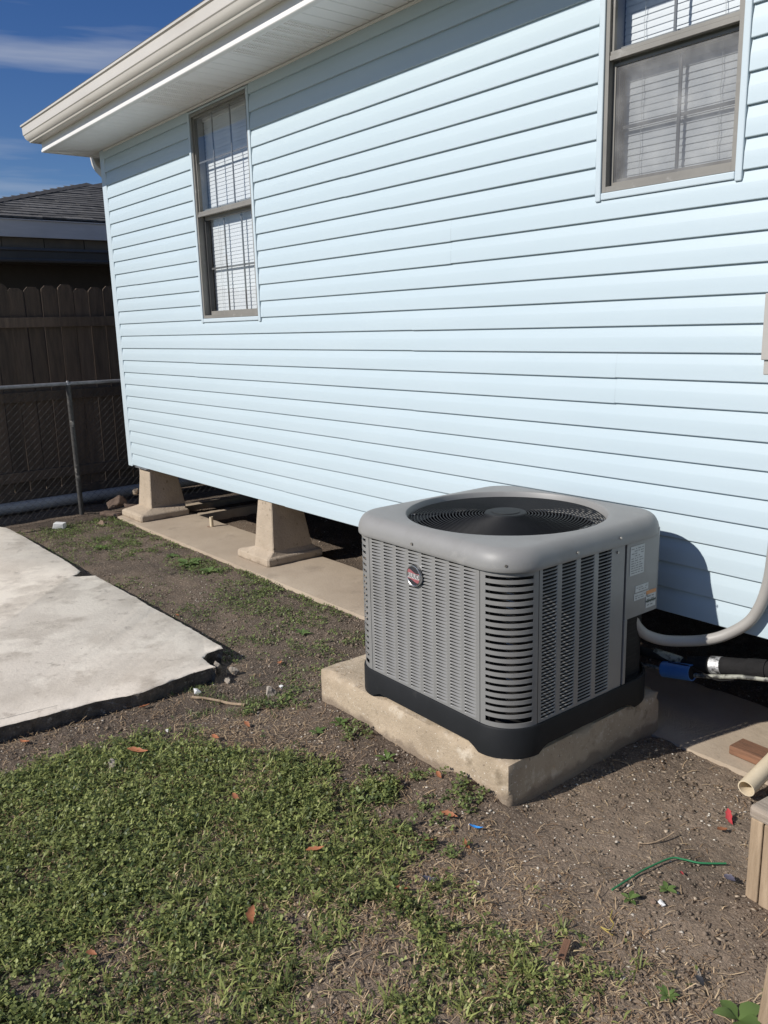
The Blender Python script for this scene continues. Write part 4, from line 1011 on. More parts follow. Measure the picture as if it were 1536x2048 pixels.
# ------------------------------------------------------------------ fences and neighbour
ck = thing('chain_link_fence', 'low galvanised chain link fence behind the house corner', 'fence', (-7.44, 0, -0.44))
def post(y, h, rust=True): return obj('post', MB().tube([(0, y, -0.02), (0, y, h)], 0.0215, 12), MT['galv_old'], ck, smooth=60)
for y in (-0.398, -3.2, 2.6, 5.2):
    po = post(y, 1.155); obj('post_cap', MB().tube([(0, y, 1.155), (0, y, 1.19)], [0.024, 0.010], 12), MT['galv'], po, smooth=60)
obj('top_rail', MB().tube([(0, -4.2, 1.178), (0, -0.4, 1.165), (0, 5.2, 1.135)], 0.0155, 10), MT['galv'], ck, smooth=60)
mb = MB(); y = -2.0; k = 0; pz = 0.032; ph = 0.057
while y < 2.2:
    P = []; z = 0.03; s_ = 1 if k % 2 else -1; j = 0
    while z < 1.165:
        P.append((0.020 + 0.002 * (j % 2), y + (pz if (j % 2) == (k % 2) else 0), z)); z += 0.030; j += 1
    mb.tube(P, 0.0017, 3, False); y += pz; k += 1
o = obj('wire_mesh', mb, MT['wire'], ck)
wp = obj('white_pipe', MB().tube([(-7.90, -3.0, -0.385), (-7.90, 0.0, -0.378), (-7.9, 3.0, -0.365)], 0.052, 14), MT['whitepipe'], smooth=60); tag(wp, 'long dull white pipe lying along the foot of the wooden fence', 'pipe')
wf = thing('wooden_fence', 'dark weathered wooden fence with dog eared pickets', 'fence', (-8.10, 0, -0.45))
PW = 0.140
pmesh = []
for v in range(4):
    w2 = PW / 2 - 0.0025 - 0.001 * (v % 2); h = 2.03 + 0.012 * (v - 1.5); e = 0.032
    pr = [(-w2, 0), (w2, 0), (w2, h - e), (w2 - e, h), (-w2 + e, h), (-w2, h - e)]
    mb = MB(); mb.loft([[(x, yy, z) for yy, z in pr] for x in (-0.009, 0.009)]); pmesh.append(mb.mesh('picket', MT['picket']))
k = 0; y = -4.0
while y < 6:
    link('picket', pmesh[k % 4], wf, (random.uniform(-.003, .003), y, 0.0), (random.uniform(-.006, .006), 0, random.uniform(-.02, .02))); y += 0.1435; k += 1
for z0, z1 in ((1.665, 1.755), (1.0, 1.09), (0.265, 0.36)):
    for ya in (-4.0, -1.56, 0.88, 3.32): obj('rail', MB().box((0.012, ya + .002, z0), (0.050, ya + 2.438, z1)), MT['picket'], wf, bevel=0.003)
obj('kick_board', MB().box((0.013, -4.0, 0.02), (0.035, 6.0, 0.17)), MT['picket'], wf, bevel=0.003)

nb = thing('neighbour_house', 'neighbouring house with a grey shingled hip roof and peeling white fascia', 'house', (-9.0, 0, -0.45))
def nobj(name, mb, m, **k): k.setdefault('loc', (9.0, 0, 0.45)); return obj(name, mb, m, nb, **k)
nobj('fascia', MB().box((-9.02, -2.0, 2.10), (-8.998, 9, 2.262)), MT['nfascia'], bevel=0.003)
nobj('drip_edge', MB().box((-9.03, -2.0, 2.2625), (-8.985, 9, 2.272)), MT['nfascia'])
y = -2.0
while y < 9:
    nobj('soffit_board', MB().box((-9.07, y + .003, 1.99), (-9.05, y + 0.405, 2.098)), MT['nboard']); y += 0.41
nobj('beam', MB().box((-9.30, -2, 1.86), (-9.165, 9, 2.10)), MT['ngutter'])
mb = MB(); mb.loft([[(x, yy, z) for x, z in ((-9.10, 1.985), (-8.98, 2.0), (-8.97, 1.975), (-8.985, 1.965), (-8.99, 1.90), (-8.975, 1.88), (-8.98, 1.862), (-9.10, 1.86))] for yy in (-2, 9)]); nobj('gutter', mb, MT['ngutter'])
nobj('wall', MB().box((-9.62, -1.6, -0.45), (-9.5, 8.6, 2.1)), MT['core'])
nobj('porch_ceiling', MB().box((-9.5, -1.6, 2.101), (-9.17, 8.6, 2.13)), MT['nboard'])
# roof planes: eave at X=-9 rising to -X ; hip from the near corner
S_ = 0.32; ze = 2.275
yc = -0.93                                                # plan corner of the hip
mb = MB(); H = 4.4
mb.add([(-8.985, yc - 0.0, ze), (-8.985, 9.0, ze), (-8.985 - H, 9.0 - H, ze + S_ * H), (-8.985 - H, yc + H, ze + S_ * H)], [(0, 1, 2, 3)])
mb.add([(-8.985, yc, ze), (-8.985 - H, yc + H, ze + S_ * H), (-8.985 - 2 * H, yc, ze)], [(0, 1, 2)])
mb.add([(-8.985 - 2 * H, yc, ze), (-8.985 - H, yc + H, ze + S_ * H), (-8.985 - H, 9 - H, ze + S_ * H), (-8.985 - 2 * H, 9, ze)], [(0, 1, 2, 3)])
mb.add([(-8.985, 9, ze), (-8.985 - 2 * H, 9, ze), (-8.985 - H, 9 - H, ze + S_ * H)], [(0, 1, 2)])
nrf = nobj('roof', mb, MT['nridge'])
# shingles on the visible slope, course by course
nl = math.sqrt(1 + S_ * S_); ex = 0.135; 
smesh = []
for v in range(5):
    mb = MB(); wv = (0.24, 0.28, 0.31, 0.26, 0.33)[v]
    mb.add([(0, 0, 0.018), (0, wv, 0.018), (-ex * 1.05 / nl * 1.0, wv, 0.010 + ex * 1.05 * S_ / nl), (-ex * 1.05 / nl, 0, 0.010 + ex * 1.05 * S_ / nl), (0, 0, 0), (0, wv, 0)], [(0, 1, 2, 3), (4, 5, 1, 0), (0, 3, 4), (1, 5, 2)])
    smesh.append((mb.mesh('shingle', MT['nroof']), wv))
row = 0
cnt = 0
while row < 17:
    xx = -8.985 - row * ex / nl; zz = ze + row * ex * S_ / nl
    ystart = yc + row * ex / nl; y = max(ystart, -0.75) - random.uniform(0, .1) * (ystart < -0.75)
    yend = 1.0 + row * 0.07
    while y < yend:
        m_, wv = smesh[random.randrange(5)]
        link('shingle', m_, nrf, (xx, y, zz + 0.004 + random.uniform(0, .006))); y += wv - 0.002; cnt += 1
    row += 1
mb = MB(); r0 = Vector((-8.985, yc, ze + 0.03)); dr = Vector((-1, 1, S_)).normalized()
for k in range(18):
    a_ = r0 + dr * (k * 0.19 - 0.1); b_ = a_ + dr * 0.25 + Vector((0, 0, 0.006)); n1 = Vector((1, 1, -0.15)).normalized() * 0.11
    n1 = Vector((0.78, 0.62, -.30)).normalized() * 0.10; n2 = Vector((-0.62, -0.78, -.30)).normalized() * 0.10
    m2 = MB().add([a_ + n1, a_, a_ + n2, b_ + n1 * .95, b_, b_ + n2 * .95], [(0, 1, 4, 3), (1, 2, 5, 4)])
    nobj('ridge_shingle', m2, MT['nridge'])

# ------------------------------------------------------------------ small ground cover
def mesh_np(name, V, F, m, tint=None):
    """V (n,3), F (k,4) quads or (k,3)"""
    me = bpy.data.meshes.new(name); k = F.shape[1]
    me.vertices.add(len(V)); me.vertices.foreach_set('co', V.astype(np.float32).ravel())
    me.loops.add(F.size); me.loops.foreach_set('vertex_index', F.ravel().astype(np.int32))
    me.polygons.add(len(F)); me.polygons.foreach_set('loop_start', np.arange(0, F.size, k, dtype=np.int32))
    me.update(calc_edges=True)
    if tint is not None:
        at = me.attributes.new('tint', 'FLOAT', 'FACE'); at.data.foreach_set('value', tint.astype(np.float32))
    me.materials.append(m); return me
def lawn_density(x, y):
    yb = np.interp(x, [-3.4, -3.05, -2.8, -2.55, -2.28, -2.0, -1.7, -1.5, -1.3, -1.1, -0.7], [-2.1, -1.62, -1.50, -1.40, -1.30, -1.31, -1.33, -1.42, -1.40, -1.32, -1.20])
    e = (yb - y) + 0.34 * (fbm(x, y, 7, 4) - 0.45) * 2
    d = np.clip(e / 0.16, 0, 1)
    d = d * np.clip((x + 3.12 + 0.25 * (fbm(x, y, 5, 3) - .45)) / 0.10, 0, 1)
    # thins out into patches towards the bare corner
    t = np.clip((x + 1.86 + 0.30 * (y + 1.8) + 0.5 * (fbm(x + 2, y, 2.5, 2) - .37)) / 0.55, 0, 1)
    p = np.clip((fbm(x, y, 6.5, 3) - 0.39) / 0.10, 0, 1)
    q = np.clip((fbm(x + 7, y + 3, 3.0, 3) - 0.22) / 0.14, 0.45, 1)
    d = d * (1 - t + t * (0.05 + 0.62 * p * np.clip((-0.88 - x) / 0.35, 0.12, 1))) * q * np.clip(1.15 - 1.3 * np.clip((fbm(x + 21, y + 13, 4.5, 3) - .50) / .10, 0, 1) * np.clip((x + 2.6) / .8, 0.25, 1), 0.15, 1)
    return d * np.clip((-0.86 - x) / 0.22, 0.04, 1)
def scatter(n, x0, x1, y0, y1, dens):
    x = rng.uniform(x0, x1, n); y = rng.uniform(y0, y1, n); k = rng.random(n) < dens(x, y); return x[k], y[k]
def blades(x, y, hmin, hmax, wmin, wmax, lean=0.9, z=None, tint=None):
    n = len(x); z0 = gz(x, y) - 0.003 if z is None else z
    h = rng.uniform(hmin, hmax, n); w = rng.uniform(wmin, wmax, n); az = rng.uniform(0, 2 * np.pi, n); ln_ = rng.uniform(0.2, lean, n)
    dx, dy = np.cos(az), np.sin(az); sx, sy = -dy, dx
    V = np.zeros((n, 6, 3))
    for i, (f, wf_) in enumerate(((0, 0.8), (0.55, 1.0), (1.0, 0.12))):
        out = ln_ * h * f ** 1.8 * 1.0; up = h * (f - 0.45 * ln_ * f ** 2.2)
        for j, s_ in enumerate((-1, 1)):
            V[:, i * 2 + j, 0] = x + dx * out + sx * s_ * w * wf_ / 2; V[:, i * 2 + j, 1] = y + dy * out + sy * s_ * w * wf_ / 2; V[:, i * 2 + j, 2] = z0 + up
    b = np.arange(n)[:, None] * 6
    F = np.concatenate([b + np.array([[0, 1, 3, 2]]), b + np.array([[2, 3, 5, 4]])], 0)
    t = rng.random(n) if tint is None else tint
    return V.reshape(-1, 3), F, np.concatenate([t, t])
def leaflets(x, y, hmin, hmax, rmin, rmax, k=3):
    """small rounded leaves in threes on short stems"""
    n = len(x); zb = gz(x, y); h = rng.uniform(hmin, hmax, n); az = rng.uniform(0, 2 * np.pi, n); t0 = rng.random(n)
    Vs, Fs, Ts = [], [], []; off = 0
    for j in range(k):
        a_ = az + j * 2 * np.pi / k + rng.normal(0, .25, n); r = rng.uniform(rmin, rmax, n); tilt = rng.normal(0.15, 0.45, n)
        dx, dy = np.cos(a_), np.sin(a_); sx, sy = -dy, dx; roll = rng.normal(0, 0.45, n)
        P = ((0.05, 0.0), (0.75, -0.62), (1.55, -0.75), (2.0, 0.0), (1.55, 0.75), (0.75, 0.62))
        V = np.zeros((n, 6, 3))
        for i, (u, v) in enumerate(P):
            V[:, i, 0] = x + dx * u * r * np.cos(tilt) + sx * v * r * np.cos(roll); V[:, i, 1] = y + dy * u * r * np.cos(tilt) + sy * v * r * np.cos(roll)
            V[:, i, 2] = zb + h + u * r * np.sin(tilt) + v * r * np.sin(roll)
        b = np.arange(n)[:, None] * 6 + off
        Vs.append(V.reshape(-1, 3)); Fs += [b + np.array([[0, 1, 2, 3]]), b + np.array([[0, 3, 4, 5]])]; tt = np.clip(t0 + rng.normal(0, .1, n), 0, 1); Ts += [tt, tt]; off += n * 6
    return np.concatenate(Vs), np.concatenate(Fs), np.concatenate(Ts)
def merge(parts):
    V, F, T = [], [], []; o = 0
    for v, f, t in parts: V.append(v); F.append(f + o); T.append(t); o += len(v)
    return np.concatenate(V), np.concatenate(F), np.concatenate(T)
# lawn
x, y = scatter(90000, -3.25, -0.55, -3.0, -1.2, lawn_density)
V, F, T = blades(x, y, 0.012, 0.036, 0.0026, 0.0066, 1.6)
T = np.clip(T * 0.80 + 0.45 * (fbm(np.repeat(x, 1), y, 3, 3)[np.tile(np.arange(len(x)), 2)] - .35) + (rng.random(len(T)) < .0) , 0, 1)
dry = np.tile(rng.random(len(x)) < 0.11 + 0.22 * np.clip((x + 2.0), 0, 1), 2); T = np.where(dry, 0.97, T * 0.84)
g = link('lawn_grass', mesh_np('lawn_grass', V, F, MT['grass'], T)); tag(g, 'mown green lawn of grass blades in front of the slab', 'grass', kind='stuff')
x, y = scatter(46000, -3.25, -0.55, -3.0, -1.2, lambda x, y: lawn_density(x, y) * np.clip((fbm(x, y, 3.5, 2) - .18) / .2, .25, 1))
V, F, T = leaflets(x, y, 0.006, 0.032, 0.0028, 0.0068)
g = link('clover', mesh_np('clover', V, F, MT['clover'], T)); tag(g, 'low clover leaves mixed through the lawn', 'clover', kind='stuff')
# longer tufts that stand out of the mown turf
cx_, cy_ = scatter(3000, -3.2, -0.7, -3.0, -1.2, lawn_density)
nb = 9; cxx = np.repeat(cx_, nb) + rng.normal(0, .006, len(cx_) * nb); cyy = np.repeat(cy_, nb) + rng.normal(0, .006, len(cx_) * nb)
tt = np.clip(np.repeat(rng.random(len(cx_)), nb) + rng.normal(0, .12, len(cxx)), 0, 0.8)
V, F, T = blades(cxx, cyy, 0.030, 0.062, 0.0024, 0.0050, 1.5, tint=tt)
g = link('grass_tufts', mesh_np('grass_tufts', V, F, MT['grass'], T)); tag(g, 'longer grass tufts standing out of the lawn', 'grass', kind='stuff')
# dry straw lying on soil
def straw_density(x, y):
    inlawn = lawn_density(x, y)
    near = np.clip((-1.05 - y) / 0.2, 0, 1) * (0.4 + 0.6 * np.clip((fbm(x, y, 3.3, 3) - .36) / .12, 0, 1))
    return np.clip(near * (1 - 0.35 * inlawn) * (0.45 + 0.55 * np.clip((-1.32 - y) / .15, 0, 1)) + 0.06, 0, 1) * np.where((x < -2.9) & (y < -1.1), .25, 1)
x, y = scatter(62000, -3.4, -0.5, -2.4, -0.25, straw_density)
k = ~((x > -2.77) & (x < -1.68) & (y > -1.03) & (y < -0.16)); x, y = x[k], y[k]
xp = np.concatenate([rng.uniform(-2.74, -1.71, 90), rng.uniform(-6.9, -3.0, 60)]); yp = np.concatenate([rng.uniform(-1.0, -0.93, 90), rng.uniform(-0.2, 0.3, 60)])
zp = np.concatenate([np.full(90, AZ + .0015), np.full(60, -0.4285)]); ns = len(x); x = np.concatenate([x, xp]); y = np.concatenate([y, yp])
n = len(x); L = 0.008 + 0.034 * rng.random(n) ** 1.8; w = rng.uniform(0.0006, 0.0014, n); az = rng.uniform(0, 2 * np.pi, n); tl = rng.normal(0.1, .25, n)
Vv = np.zeros((n, 6, 3)); zb = np.concatenate([gz(x[:ns], y[:ns]) + 0.003, zp]); L[ns:] *= .6; bend = rng.normal(0, .13, n)
for i, f in enumerate((0, .5, 1)):
    for j, s_ in enumerate((-1, 1)):
        aa = az + bend * f
        Vv[:, i * 2 + j, 0] = x + np.cos(aa) * L * f - np.sin(aa) * s_ * w; Vv[:, i * 2 + j, 1] = y + np.sin(aa) * L * f + np.cos(aa) * s_ * w
        Vv[:, i * 2 + j, 2] = zb + np.clip(L * f * np.sin(tl), -0.002, .02) + 0.003 * (f == .5)
b = np.arange(n)[:, None] * 6; F = np.concatenate([b + np.array([[0, 1, 3, 2]]), b + np.array([[2, 3, 5, 4]])]); t = rng.random(n) ** 1.5
g = link('dry_straw', mesh_np('dry_straw', Vv.reshape(-1, 3), F, MT['straw'], np.concatenate([t, t]))); tag(g, 'dry straw and dead grass bits scattered on the soil', 'straw', kind='stuff')
# sparse weeds on the soil strip between slab and concrete strip
def strip_density(x, y):
    d = np.clip((fbm(x, y, 2.6, 3) - 0.30) / 0.25, 0, 1) * np.clip((fbm(x + 3, y, 12, 3) - .36) / .16, 0, 1)
    d = d * (0.35 + 0.65 * np.exp(-((y + 0.42 - 0.05 * (x + 5)) / 0.22) ** 2))
    d = d * 0.8; d = np.maximum(d, 0.8 * np.exp(-((x + 5.15) / 0.22) ** 2 - ((y + 0.42) / 0.12) ** 2)); d = np.maximum(d, 0.5 * np.exp(-((x + 4.2) / 0.28) ** 2 - ((y + 0.55) / 0.14) ** 2))
    d = np.maximum(d, 0.6 * np.exp(-((x + 6.9) / 0.25) ** 2 - ((y + 0.75) / 0.2) ** 2)); d = np.maximum(d, .55 * np.exp(-((y + .26) / .05) ** 2) * np.clip((fbm(x, y, 5, 2) - .3) / .2, 0, 1) * (x < -3.7))
    return np.where((y < -1.10 + 0.0 * x) | (y > -0.225), 0, d)
x, y = scatter(32000, -7.15, -2.85, -1.12, -0.22, strip_density)
A1 = leaflets(x, y, 0.003, 0.018, 0.0026, 0.0065); x2, y2 = scatter(18000, -7.15, -2.85, -1.12, -0.22, strip_density); A2 = blades(x2, y2, .012, .04, .002, .005, 1.4)
x3, y3 = scatter(2600, -2.95, -1.6, -1.40, -1.05, lambda x, y: np.clip((fbm(x, y, 8, 2) - .42) / .06, 0, 1)); A3 = leaflets(x3, y3, .006, .026, .0035, .008)
x4, y4 = scatter(2500, -3.3, -2.7, -1.55, -1.1, lambda x, y: np.clip((fbm(x + 2, y, 8, 2) - .46) / .06, 0, 1)); A4 = blades(x4, y4, .01, .035, .002, .004, 1.2)
A4 = (A4[0], A4[1], np.clip(A4[2], 0, .8))
V, F, T = merge([A1, A2, A3, A4]); g = link('ground_weeds', mesh_np('ground_weeds', V, F, MT['lowweed'], T)); tag(g, 'sparse low weeds in the soil between slab and concrete strip', 'weeds', kind='stuff')
# soil clods and shell chips
def octa(x, y, s, zoff=0.0, flat=0.7, seed=0):
    n = len(x); base = np.array([(1, 0, 0), (0, 1, 0), (-1, 0, 0), (0, -1, 0), (0, 0, 1), (0, 0, -1), (.6, .6, .5)])[:6]
    V = base[None] * (0.6 + 0.8 * rng.random((n, 6, 1))) * s[:, None, None]
    V = V + rng.normal(0, .22, V.shape) * s[:, None, None]; V[:, :, 2] *= flat
    a_ = rng.uniform(0, 6.28, n); c, s_ = np.cos(a_)[:, None], np.sin(a_)[:, None]
    X = V[:, :, 0] * c - V[:, :, 1] * s_ + x[:, None]; Y = V[:, :, 0] * s_ + V[:, :, 1] * c + y[:, None]; Z = V[:, :, 2] + (gz(x, y) + zoff)[:, None]
    F0 = np.array([(0, 1, 4), (1, 2, 4), (2, 3, 4), (3, 0, 4), (1, 0, 5), (2, 1, 5), (3, 2, 5), (0, 3, 5)])
    F = (np.arange(n)[:, None, None] * 6 + F0[None]).reshape(-1, 3)
    return np.stack([X, Y, Z], -1).reshape(-1, 3), F
def soil_ok(x, y):
    bad = ((x > -2.77) & (x < -1.68) & (y > -1.03) & (y < -0.16)) | ((y > -0.22) & (y < 0.34)) | ((x < -3.28) & (y < -1.13))
    return np.where(bad, 0.0, 1.0)
def clod_d(x, y): return soil_ok(x, y) * (0.25 + 0.75 * np.clip((fbm(x, y, 2.4, 3) - .36) / .14, 0, 1)) * (1 - 0.8 * lawn_density(x, y))
x, y = scatter(110000, -4.4, -0.5, -2.5, 0.6, clod_d); xb, yb_ = scatter(12000, -7.4, -4.4, -1.15, 0.9, clod_d)
x = np.concatenate([x, xb]); y = np.concatenate([y, yb_]); s_ = 0.0014 + 0.0080 * rng.random(len(x)) ** 5
V, F = octa(x, y, s_); g = link('soil_clods', mesh_np('soil_clods', V, F, MT['clod'])); tag(g, 'crumbs and clods of brown soil', 'soil', kind='stuff')
def chip_d(x, y): return soil_ok(x, y) * (0.2 + 0.8 * np.clip((fbm(x + 5, y + 9, 2.0, 3) - .40) / .12, 0, 1)) * (1 - 0.85 * lawn_density(x, y))
x, y = scatter(20000, -4.6, -0.5, -2.4, 0.5, chip_d); xb, yb_ = scatter(3000, -7.3, -4.6, -1.1, 1.2, chip_d)
x = np.concatenate([x, xb]); y = np.concatenate([y, yb_]); s_ = 0.0011 + 0.0060 * rng.random(len(x)) ** 6
V, F = octa(x, y, s_, 0.0015, 0.5); g = link('shell_chips', mesh_np('shell_chips', V, F, MT['chip'])); tag(g, 'tiny pale shell and stone chips in the soil', 'gravel', kind='stuff')

def flake_d(x, y): return soil_ok(x, y) * (0.12 + 0.88 * np.clip((x + 2.9) / 1.2, 0, 1)) * (1 - 0.6 * lawn_density(x, y)) * np.clip((fbm(x + 1, y + 4, 2.8, 3) - .26) / .14, .15, 1)
x, y = scatter(26000, -4.6, -0.5, -2.5, 0.3, flake_d); s_ = 0.0018 + 0.0085 * rng.random(len(x)) ** 3
V, F = octa(x, y, s_, 0.002, 0.16); tt = np.repeat(rng.random(len(x)), 8)
g = link('leaf_litter', mesh_np('leaf_litter', V, F, MT['flake'], tt)); tag(g, 'crumbled flat bits of dead leaf and bark on the soil', 'litter', kind='stuff')

# ------------------------------------------------------------------ litter, one thing each
def dry_leaf(x, y, L, W, rz, label, m=None, name='dry_leaf', cat='leaf', curl=0.35, group='dry brown leaves on the yard', dz=0.012):
    mb = MB(); n = 9; top = []; ph = random.random()
    for i in range(n + 1):
        u = i / n; hw = W / 2 * math.sin(math.pi * min(1, max(0.02, u)) ** (0.7 + 0.25 * ph)) * (1 + 0.22 * math.sin(i * 2.3 + 6 * ph)) + 0.0006; z = curl * L * (u - .5) ** 2
        yo = 0.12 * L * math.sin(3 * u + 4 * ph); top.append([(L * (u - .5), yo - hw, z + hw * (.25 + .5 * ph)), (L * (u - .5), yo, z), (L * (u - .5), yo + hw * .85, z + hw * (.7 - .5 * ph))])
    mb.loft(top, False, False)
    n0 = len(mb.v); fs = list(mb.f); mb.add([(p[0], p[1], p[2] - 0.0006) for p in mb.v[:n0]], [tuple(reversed(f)) for f in fs])
    o = obj(name, mb, m or MT['dryleaf'], None, (x, y, gzf(x, y) + dz), (random.uniform(-.25, .25), random.uniform(-.2, .2), rz), smooth=60)
    return tag(o, label, cat, group)
LEAVES = [(-3.24, -2.10, .055, .020, 0.4, 'orange brown dry leaf at the left edge below the slab'),
          (-3.22, -1.62, .050, .022, 1.9, 'curled tan dry leaf on bare soil under the slab edge'),
          (-2.86, -1.80, .085, .026, 0.9, 'longest rusty dry leaf at the upper edge of the lawn', .03),
          (-2.77, -1.52, .050, .022, 0.3, 'pinkish dry leaf at the top edge of the lawn', .02),
          (-2.32, -1.68, .045, .020, 0.2, 'brown dry leaf lying in the middle of the lawn', .03),
          (-1.89, -1.65, .055, .022, 1.2, 'upright orange dry leaf among grass tufts', .028),
          (-1.76, -1.94, .060, .024, -0.5, 'torn rusty brown leaf on the lawn in the foreground', .034),
          (-1.70, -1.35, .045, .024, 1.0, 'orange dry leaf at the lawn corner below the pad', .02),
          (-1.765, -1.215, .060, .020, 0.5, 'pale orange dry leaf on bare soil below the pad corner'),
          (-1.58, -1.57, .042, .022, 0.6, 'light orange dry leaf at the right side of the lawn', .02),
          (-1.62, -1.275, .050, .018, -0.5, 'dark red brown leaf beside the blue wrapper'),
          (-2.79, -1.37, .040, .018, 0.2, 'red brown dry leaf by the broken slab rubble'),
          (-3.27, -0.91, .045, .024, -0.4, 'orange dry leaf between the slab corner and the pad'),
          (-1.95, -1.09, .035, .018, 0.0, 'small orange dry leaf at the foot of the pad'),
          (-4.29, -0.965, .04, .022, 0.3, 'small brown dry leaf beside the slab edge'),
          (-1.17, -0.61, .036, .018, 1.4, 'dark brown dry leaf beside the wooden step'),
          (-1.92, -2.32, .03, .013, 0.8, 'tiny red brown leaf in the left foreground grass', .034)]
for l in LEAVES: dry_leaf(*l[:6], dz=l[6] if len(l) > 6 else 0.012)
dry_leaf(-1.19, -0.525, 0.068, 0.021, -0.62, 'bright red plastic petal on the soil in front of the pipe', MT['red'], 'red_plastic_piece', 'plastic scrap', 0.2, None)
dry_leaf(-1.665, -1.195, 0.045, 0.010, 0.6, 'crumpled bright blue wrapper scrap below the pad corner', MT['bluefoil'], 'blue_wrapper', 'wrapper', 0.8, None)
dry_leaf(-1.562, -1.485, 0.040, 0.020, 1.0, 'shiny purple wrapper at the edge of the lawn', MT['purple'], 'purple_wrapper', 'wrapper', 0.8, None, 0.02)
dry_leaf(-1.030, -0.815, 0.040, 0.018, -0.2, 'purple grey foil scrap beside the wooden step', MT['purple'], 'foil_scrap', 'foil', 0.5, None)
dry_leaf(-1.13, -0.90, 0.014, 0.012, -0.2, 'tiny pink red scrap below the green cord', MT['red'], 'red_scrap', 'plastic scrap', 0.5, None)
dry_leaf(-0.893, -1.215, 0.075, 0.008, -0.55, 'long translucent plastic strip in the right foreground', MT['clear'], 'plastic_strip', 'plastic scrap', 0.05, None, 0.004)
dry_leaf(-0.872, -1.24, 0.036, 0.014, -0.5, 'black rubber scrap below the translucent strip', MT['rubber'], 'rubber_scrap', 'rubber', 0.4, None)
o = obj('wood_splinter', MB().box((-0.032, -0.009, 0), (0.032, 0.009, 0.006)), MT['brownwood'], None, (-1.14, -1.41, gzf(-1.14, -1.41) + 0.016), (0.1, -.1, 2.0), bevel=0.002); tag(o, 'flat brown wood splinter in the straw at the bottom', 'splinter')
CP = smooth_path([(-1.212, -1.115, 0), (-1.21, -1.04, 0), (-1.208, -0.965, 0), (-1.192, -0.86, 0), (-1.165, -0.832, 0), (-1.125, -0.81, 0), (-1.075, -0.755, 0)], 8)
CZ = np.array([gzf(p.x, p.y) for p in CP]); CZ = np.convolve(np.pad(CZ, 8, mode='edge'), np.ones(17) / 17, 'valid') + 0.013
gc = obj('green_cord', MB().tube([(p.x, p.y, z) for p, z in zip(CP, CZ)], 0.0029, 8), MT['green'], smooth=60); tag(gc, 'bright green cord curving across the bare soil', 'cord')
yt = obj('yellow_twine', MB().tube([(p.x, p.y, gzf(p.x, p.y) + 0.012) for p in smooth_path([(-1.16, -1.185, 0), (-1.145, -1.215, 0), (-1.125, -1.228, 0), (-1.118, -1.255, 0), (-1.14, -1.262, 0), (-1.10, -1.265, 0)], 6)], 0.0014, 6), MT['yellow'], smooth=60); tag(yt, 'yellow twine end at the edge of the grass', 'twine')
ws = obj('white_scrap', MB().loft([[(-0.05, -0.03, 0), (0.05, -0.03, 0.0), (0.05, 0.03, 0.01), (-0.05, 0.03, 0.01)], [(-0.045, -0.022, 0.05), (0.04, -0.028, 0.065), (0.05, 0.024, 0.055), (-0.04, 0.028, 0.04)]]), MT['white'], None, (-7.03, -0.73, -0.44), (0.3, 0.2, 0.9), bevel=0.004); tag(ws, 'white foam scrap on the soil near the chain link fence', 'scrap')
for x, y, r, sd, lb, m in ((-2.99, -1.14, .036, 21, 'jagged grey concrete lump standing beyond the broken slab corner', 'rubble'), (-3.385, -1.195, .042, 22, 'broken concrete lump in the notch of the slab corner', 'rubble'),
                        (-2.86, -1.90, .028, 23, 'pale grey stone at the upper edge of the lawn', 'rubble'), (-2.93, -1.31, .016, 24, 'small tan pebble near the lawn edge', 'clay'),
                        (-3.02, -1.06, .014, 25, 'small white pebble beside the jagged concrete lump', 'white'), (-2.99, -1.62, .012, 26, 'white pebble pair on dark soil above the lawn', 'white'),
                        (-1.10, -1.05, .012, 27, 'round white pebble in the right foreground soil', 'white'), (-1.12, -1.06, .010, 28, 'cream pebble next to the round white pebble', 'clay'), (-3.21, -1.38, .020, 29, 'flat whitish stone below the slab edge', 'white'),
                        (-3.33, -1.13, .030, 31, 'dark concrete crumb lying behind the broken slab corner', 'rubble'), (-3.27, -1.20, .024, 32, 'small broken concrete crumb just outside the slab notch', 'rubble')):
    o = lump('stone', r, MT[m], (x, y, gzf(x, y) + r * .45 if y != -1.195 else -0.415), (1.3, .8, .9), sd); tag(o, lb, 'stone')
tw = obj('twig', MB().tube([(p.x, p.y, gzf(p.x, p.y) + .008) for p in smooth_path([(-3.18, -1.42, 0), (-3.08, -1.33, 0), (-2.98, -1.27, 0)], 5)], 0.006, 6), MT['wood'], smooth=60); tag(tw, 'pale stick lying below the broken slab corner', 'stick')
tw = obj('twig', MB().tube([(p.x, p.y, gzf(p.x, p.y) + .006 + .02 * (i > 5) * (i - 5) / 5) for i, p in enumerate(smooth_path([(-1.30, -0.86, 0), (-1.27, -0.82, 0), (-1.25, -0.75, 0)], 5))], 0.0022, 5), MT['wood'], smooth=60); tag(tw, 'small forked dry twig left of the green cord', 'twig')

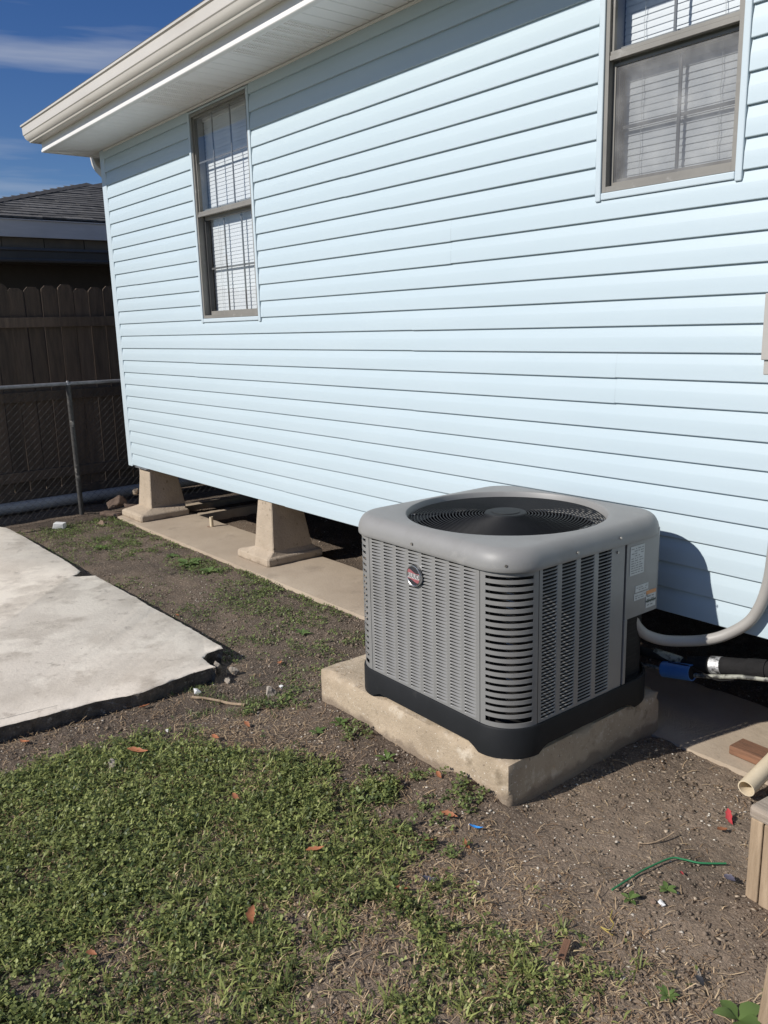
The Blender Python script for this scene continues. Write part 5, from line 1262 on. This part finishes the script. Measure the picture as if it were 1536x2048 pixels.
# bigger single weeds
def weed(x, y, n, L, W, label, rise=0.5, up=0.0, m=None):
    root = thing('weed', label, 'weed', (x, y, gzf(x, y)), random.uniform(0, 6.28), group='broad leaved weeds')
    for k in range(n):
        a_ = 2 * math.pi * k / n + random.uniform(-.3, .3); l = L * random.uniform(.7, 1.1); w_ = W * random.uniform(.8, 1.1); rs = rise * random.uniform(.5, 1.2)
        mb = MB(); rg = []
        for i in range(8):
            u = i / 7; hw = w_ / 2 * (math.sin(math.pi * (0.08 + 0.9 * u)) ** .8 if u > .25 else 0.12 + 1.1 * u) * (1 + .10 * (i % 2))
            r_ = l * u * math.cos(rs); z = l * (math.sin(rs) * u - .55 * rs * u * u) + up
            rg.append([(r_, -hw, z + hw * .3), (r_, 0, z), (r_, hw, z + hw * .3)])
        mb.loft(rg, False, False); me = mb.mesh('leaf', m or MT['weed'], smooth=60)
        at = me.attributes.new('tint', 'FLOAT', 'FACE'); tv = random.uniform(.1, .9); at.data.foreach_set('value', [tv] * len(me.polygons))
        link('leaf', me, root, (0, 0, 0.004), (0, 0, a_))
weed(-5.22, -0.43, 7, .13, .05, 'largest leafy weed beside the concrete strip between the piers', .35)
weed(-4.95, -0.42, 6, .09, .04, 'second leafy weed just right of the largest one on the strip', .4)
weed(-3.55, -0.60, 6, .06, .02, 'small feathery weed on bare soil short of the pad', .5)
weed(-6.12, -0.72, 6, .07, .03, 'pale weed rosette beside the far slab edge', .35)
weed(-5.52, -0.42, 5, .07, .03, 'low weed by the strip left of the largest weed', .35)
weed(-2.52, -1.10, 7, .055, .018, 'bright weed clump at the left end of the pad', .7)
weed(-2.55, -1.19, 5, .05, .018, 'lower bright weed just below the clump at the pad', .7)
weed(-2.20, -1.12, 7, .06, .014, 'grassy weed against the middle of the pad front', .8)
weed(-1.12, -0.99, 5, .035, .014, 'tiny green seedling below the green cord', .5)
weed(-1.165, -1.10, 5, .035, .014, 'tiny yellowish seedling at the left end of the green cord', .6)
weed(-0.755, -1.275, 5, .070, .036, 'bright broad leaved weed at the bottom right corner', .7, .01)
weed(-0.735, -1.16, 7, .040, .016, 'small leafy weed beside the wooden stake', .6)
weed(-0.90, -1.33, 8, .035, .011, 'dusty green weed in the right foreground', .6)
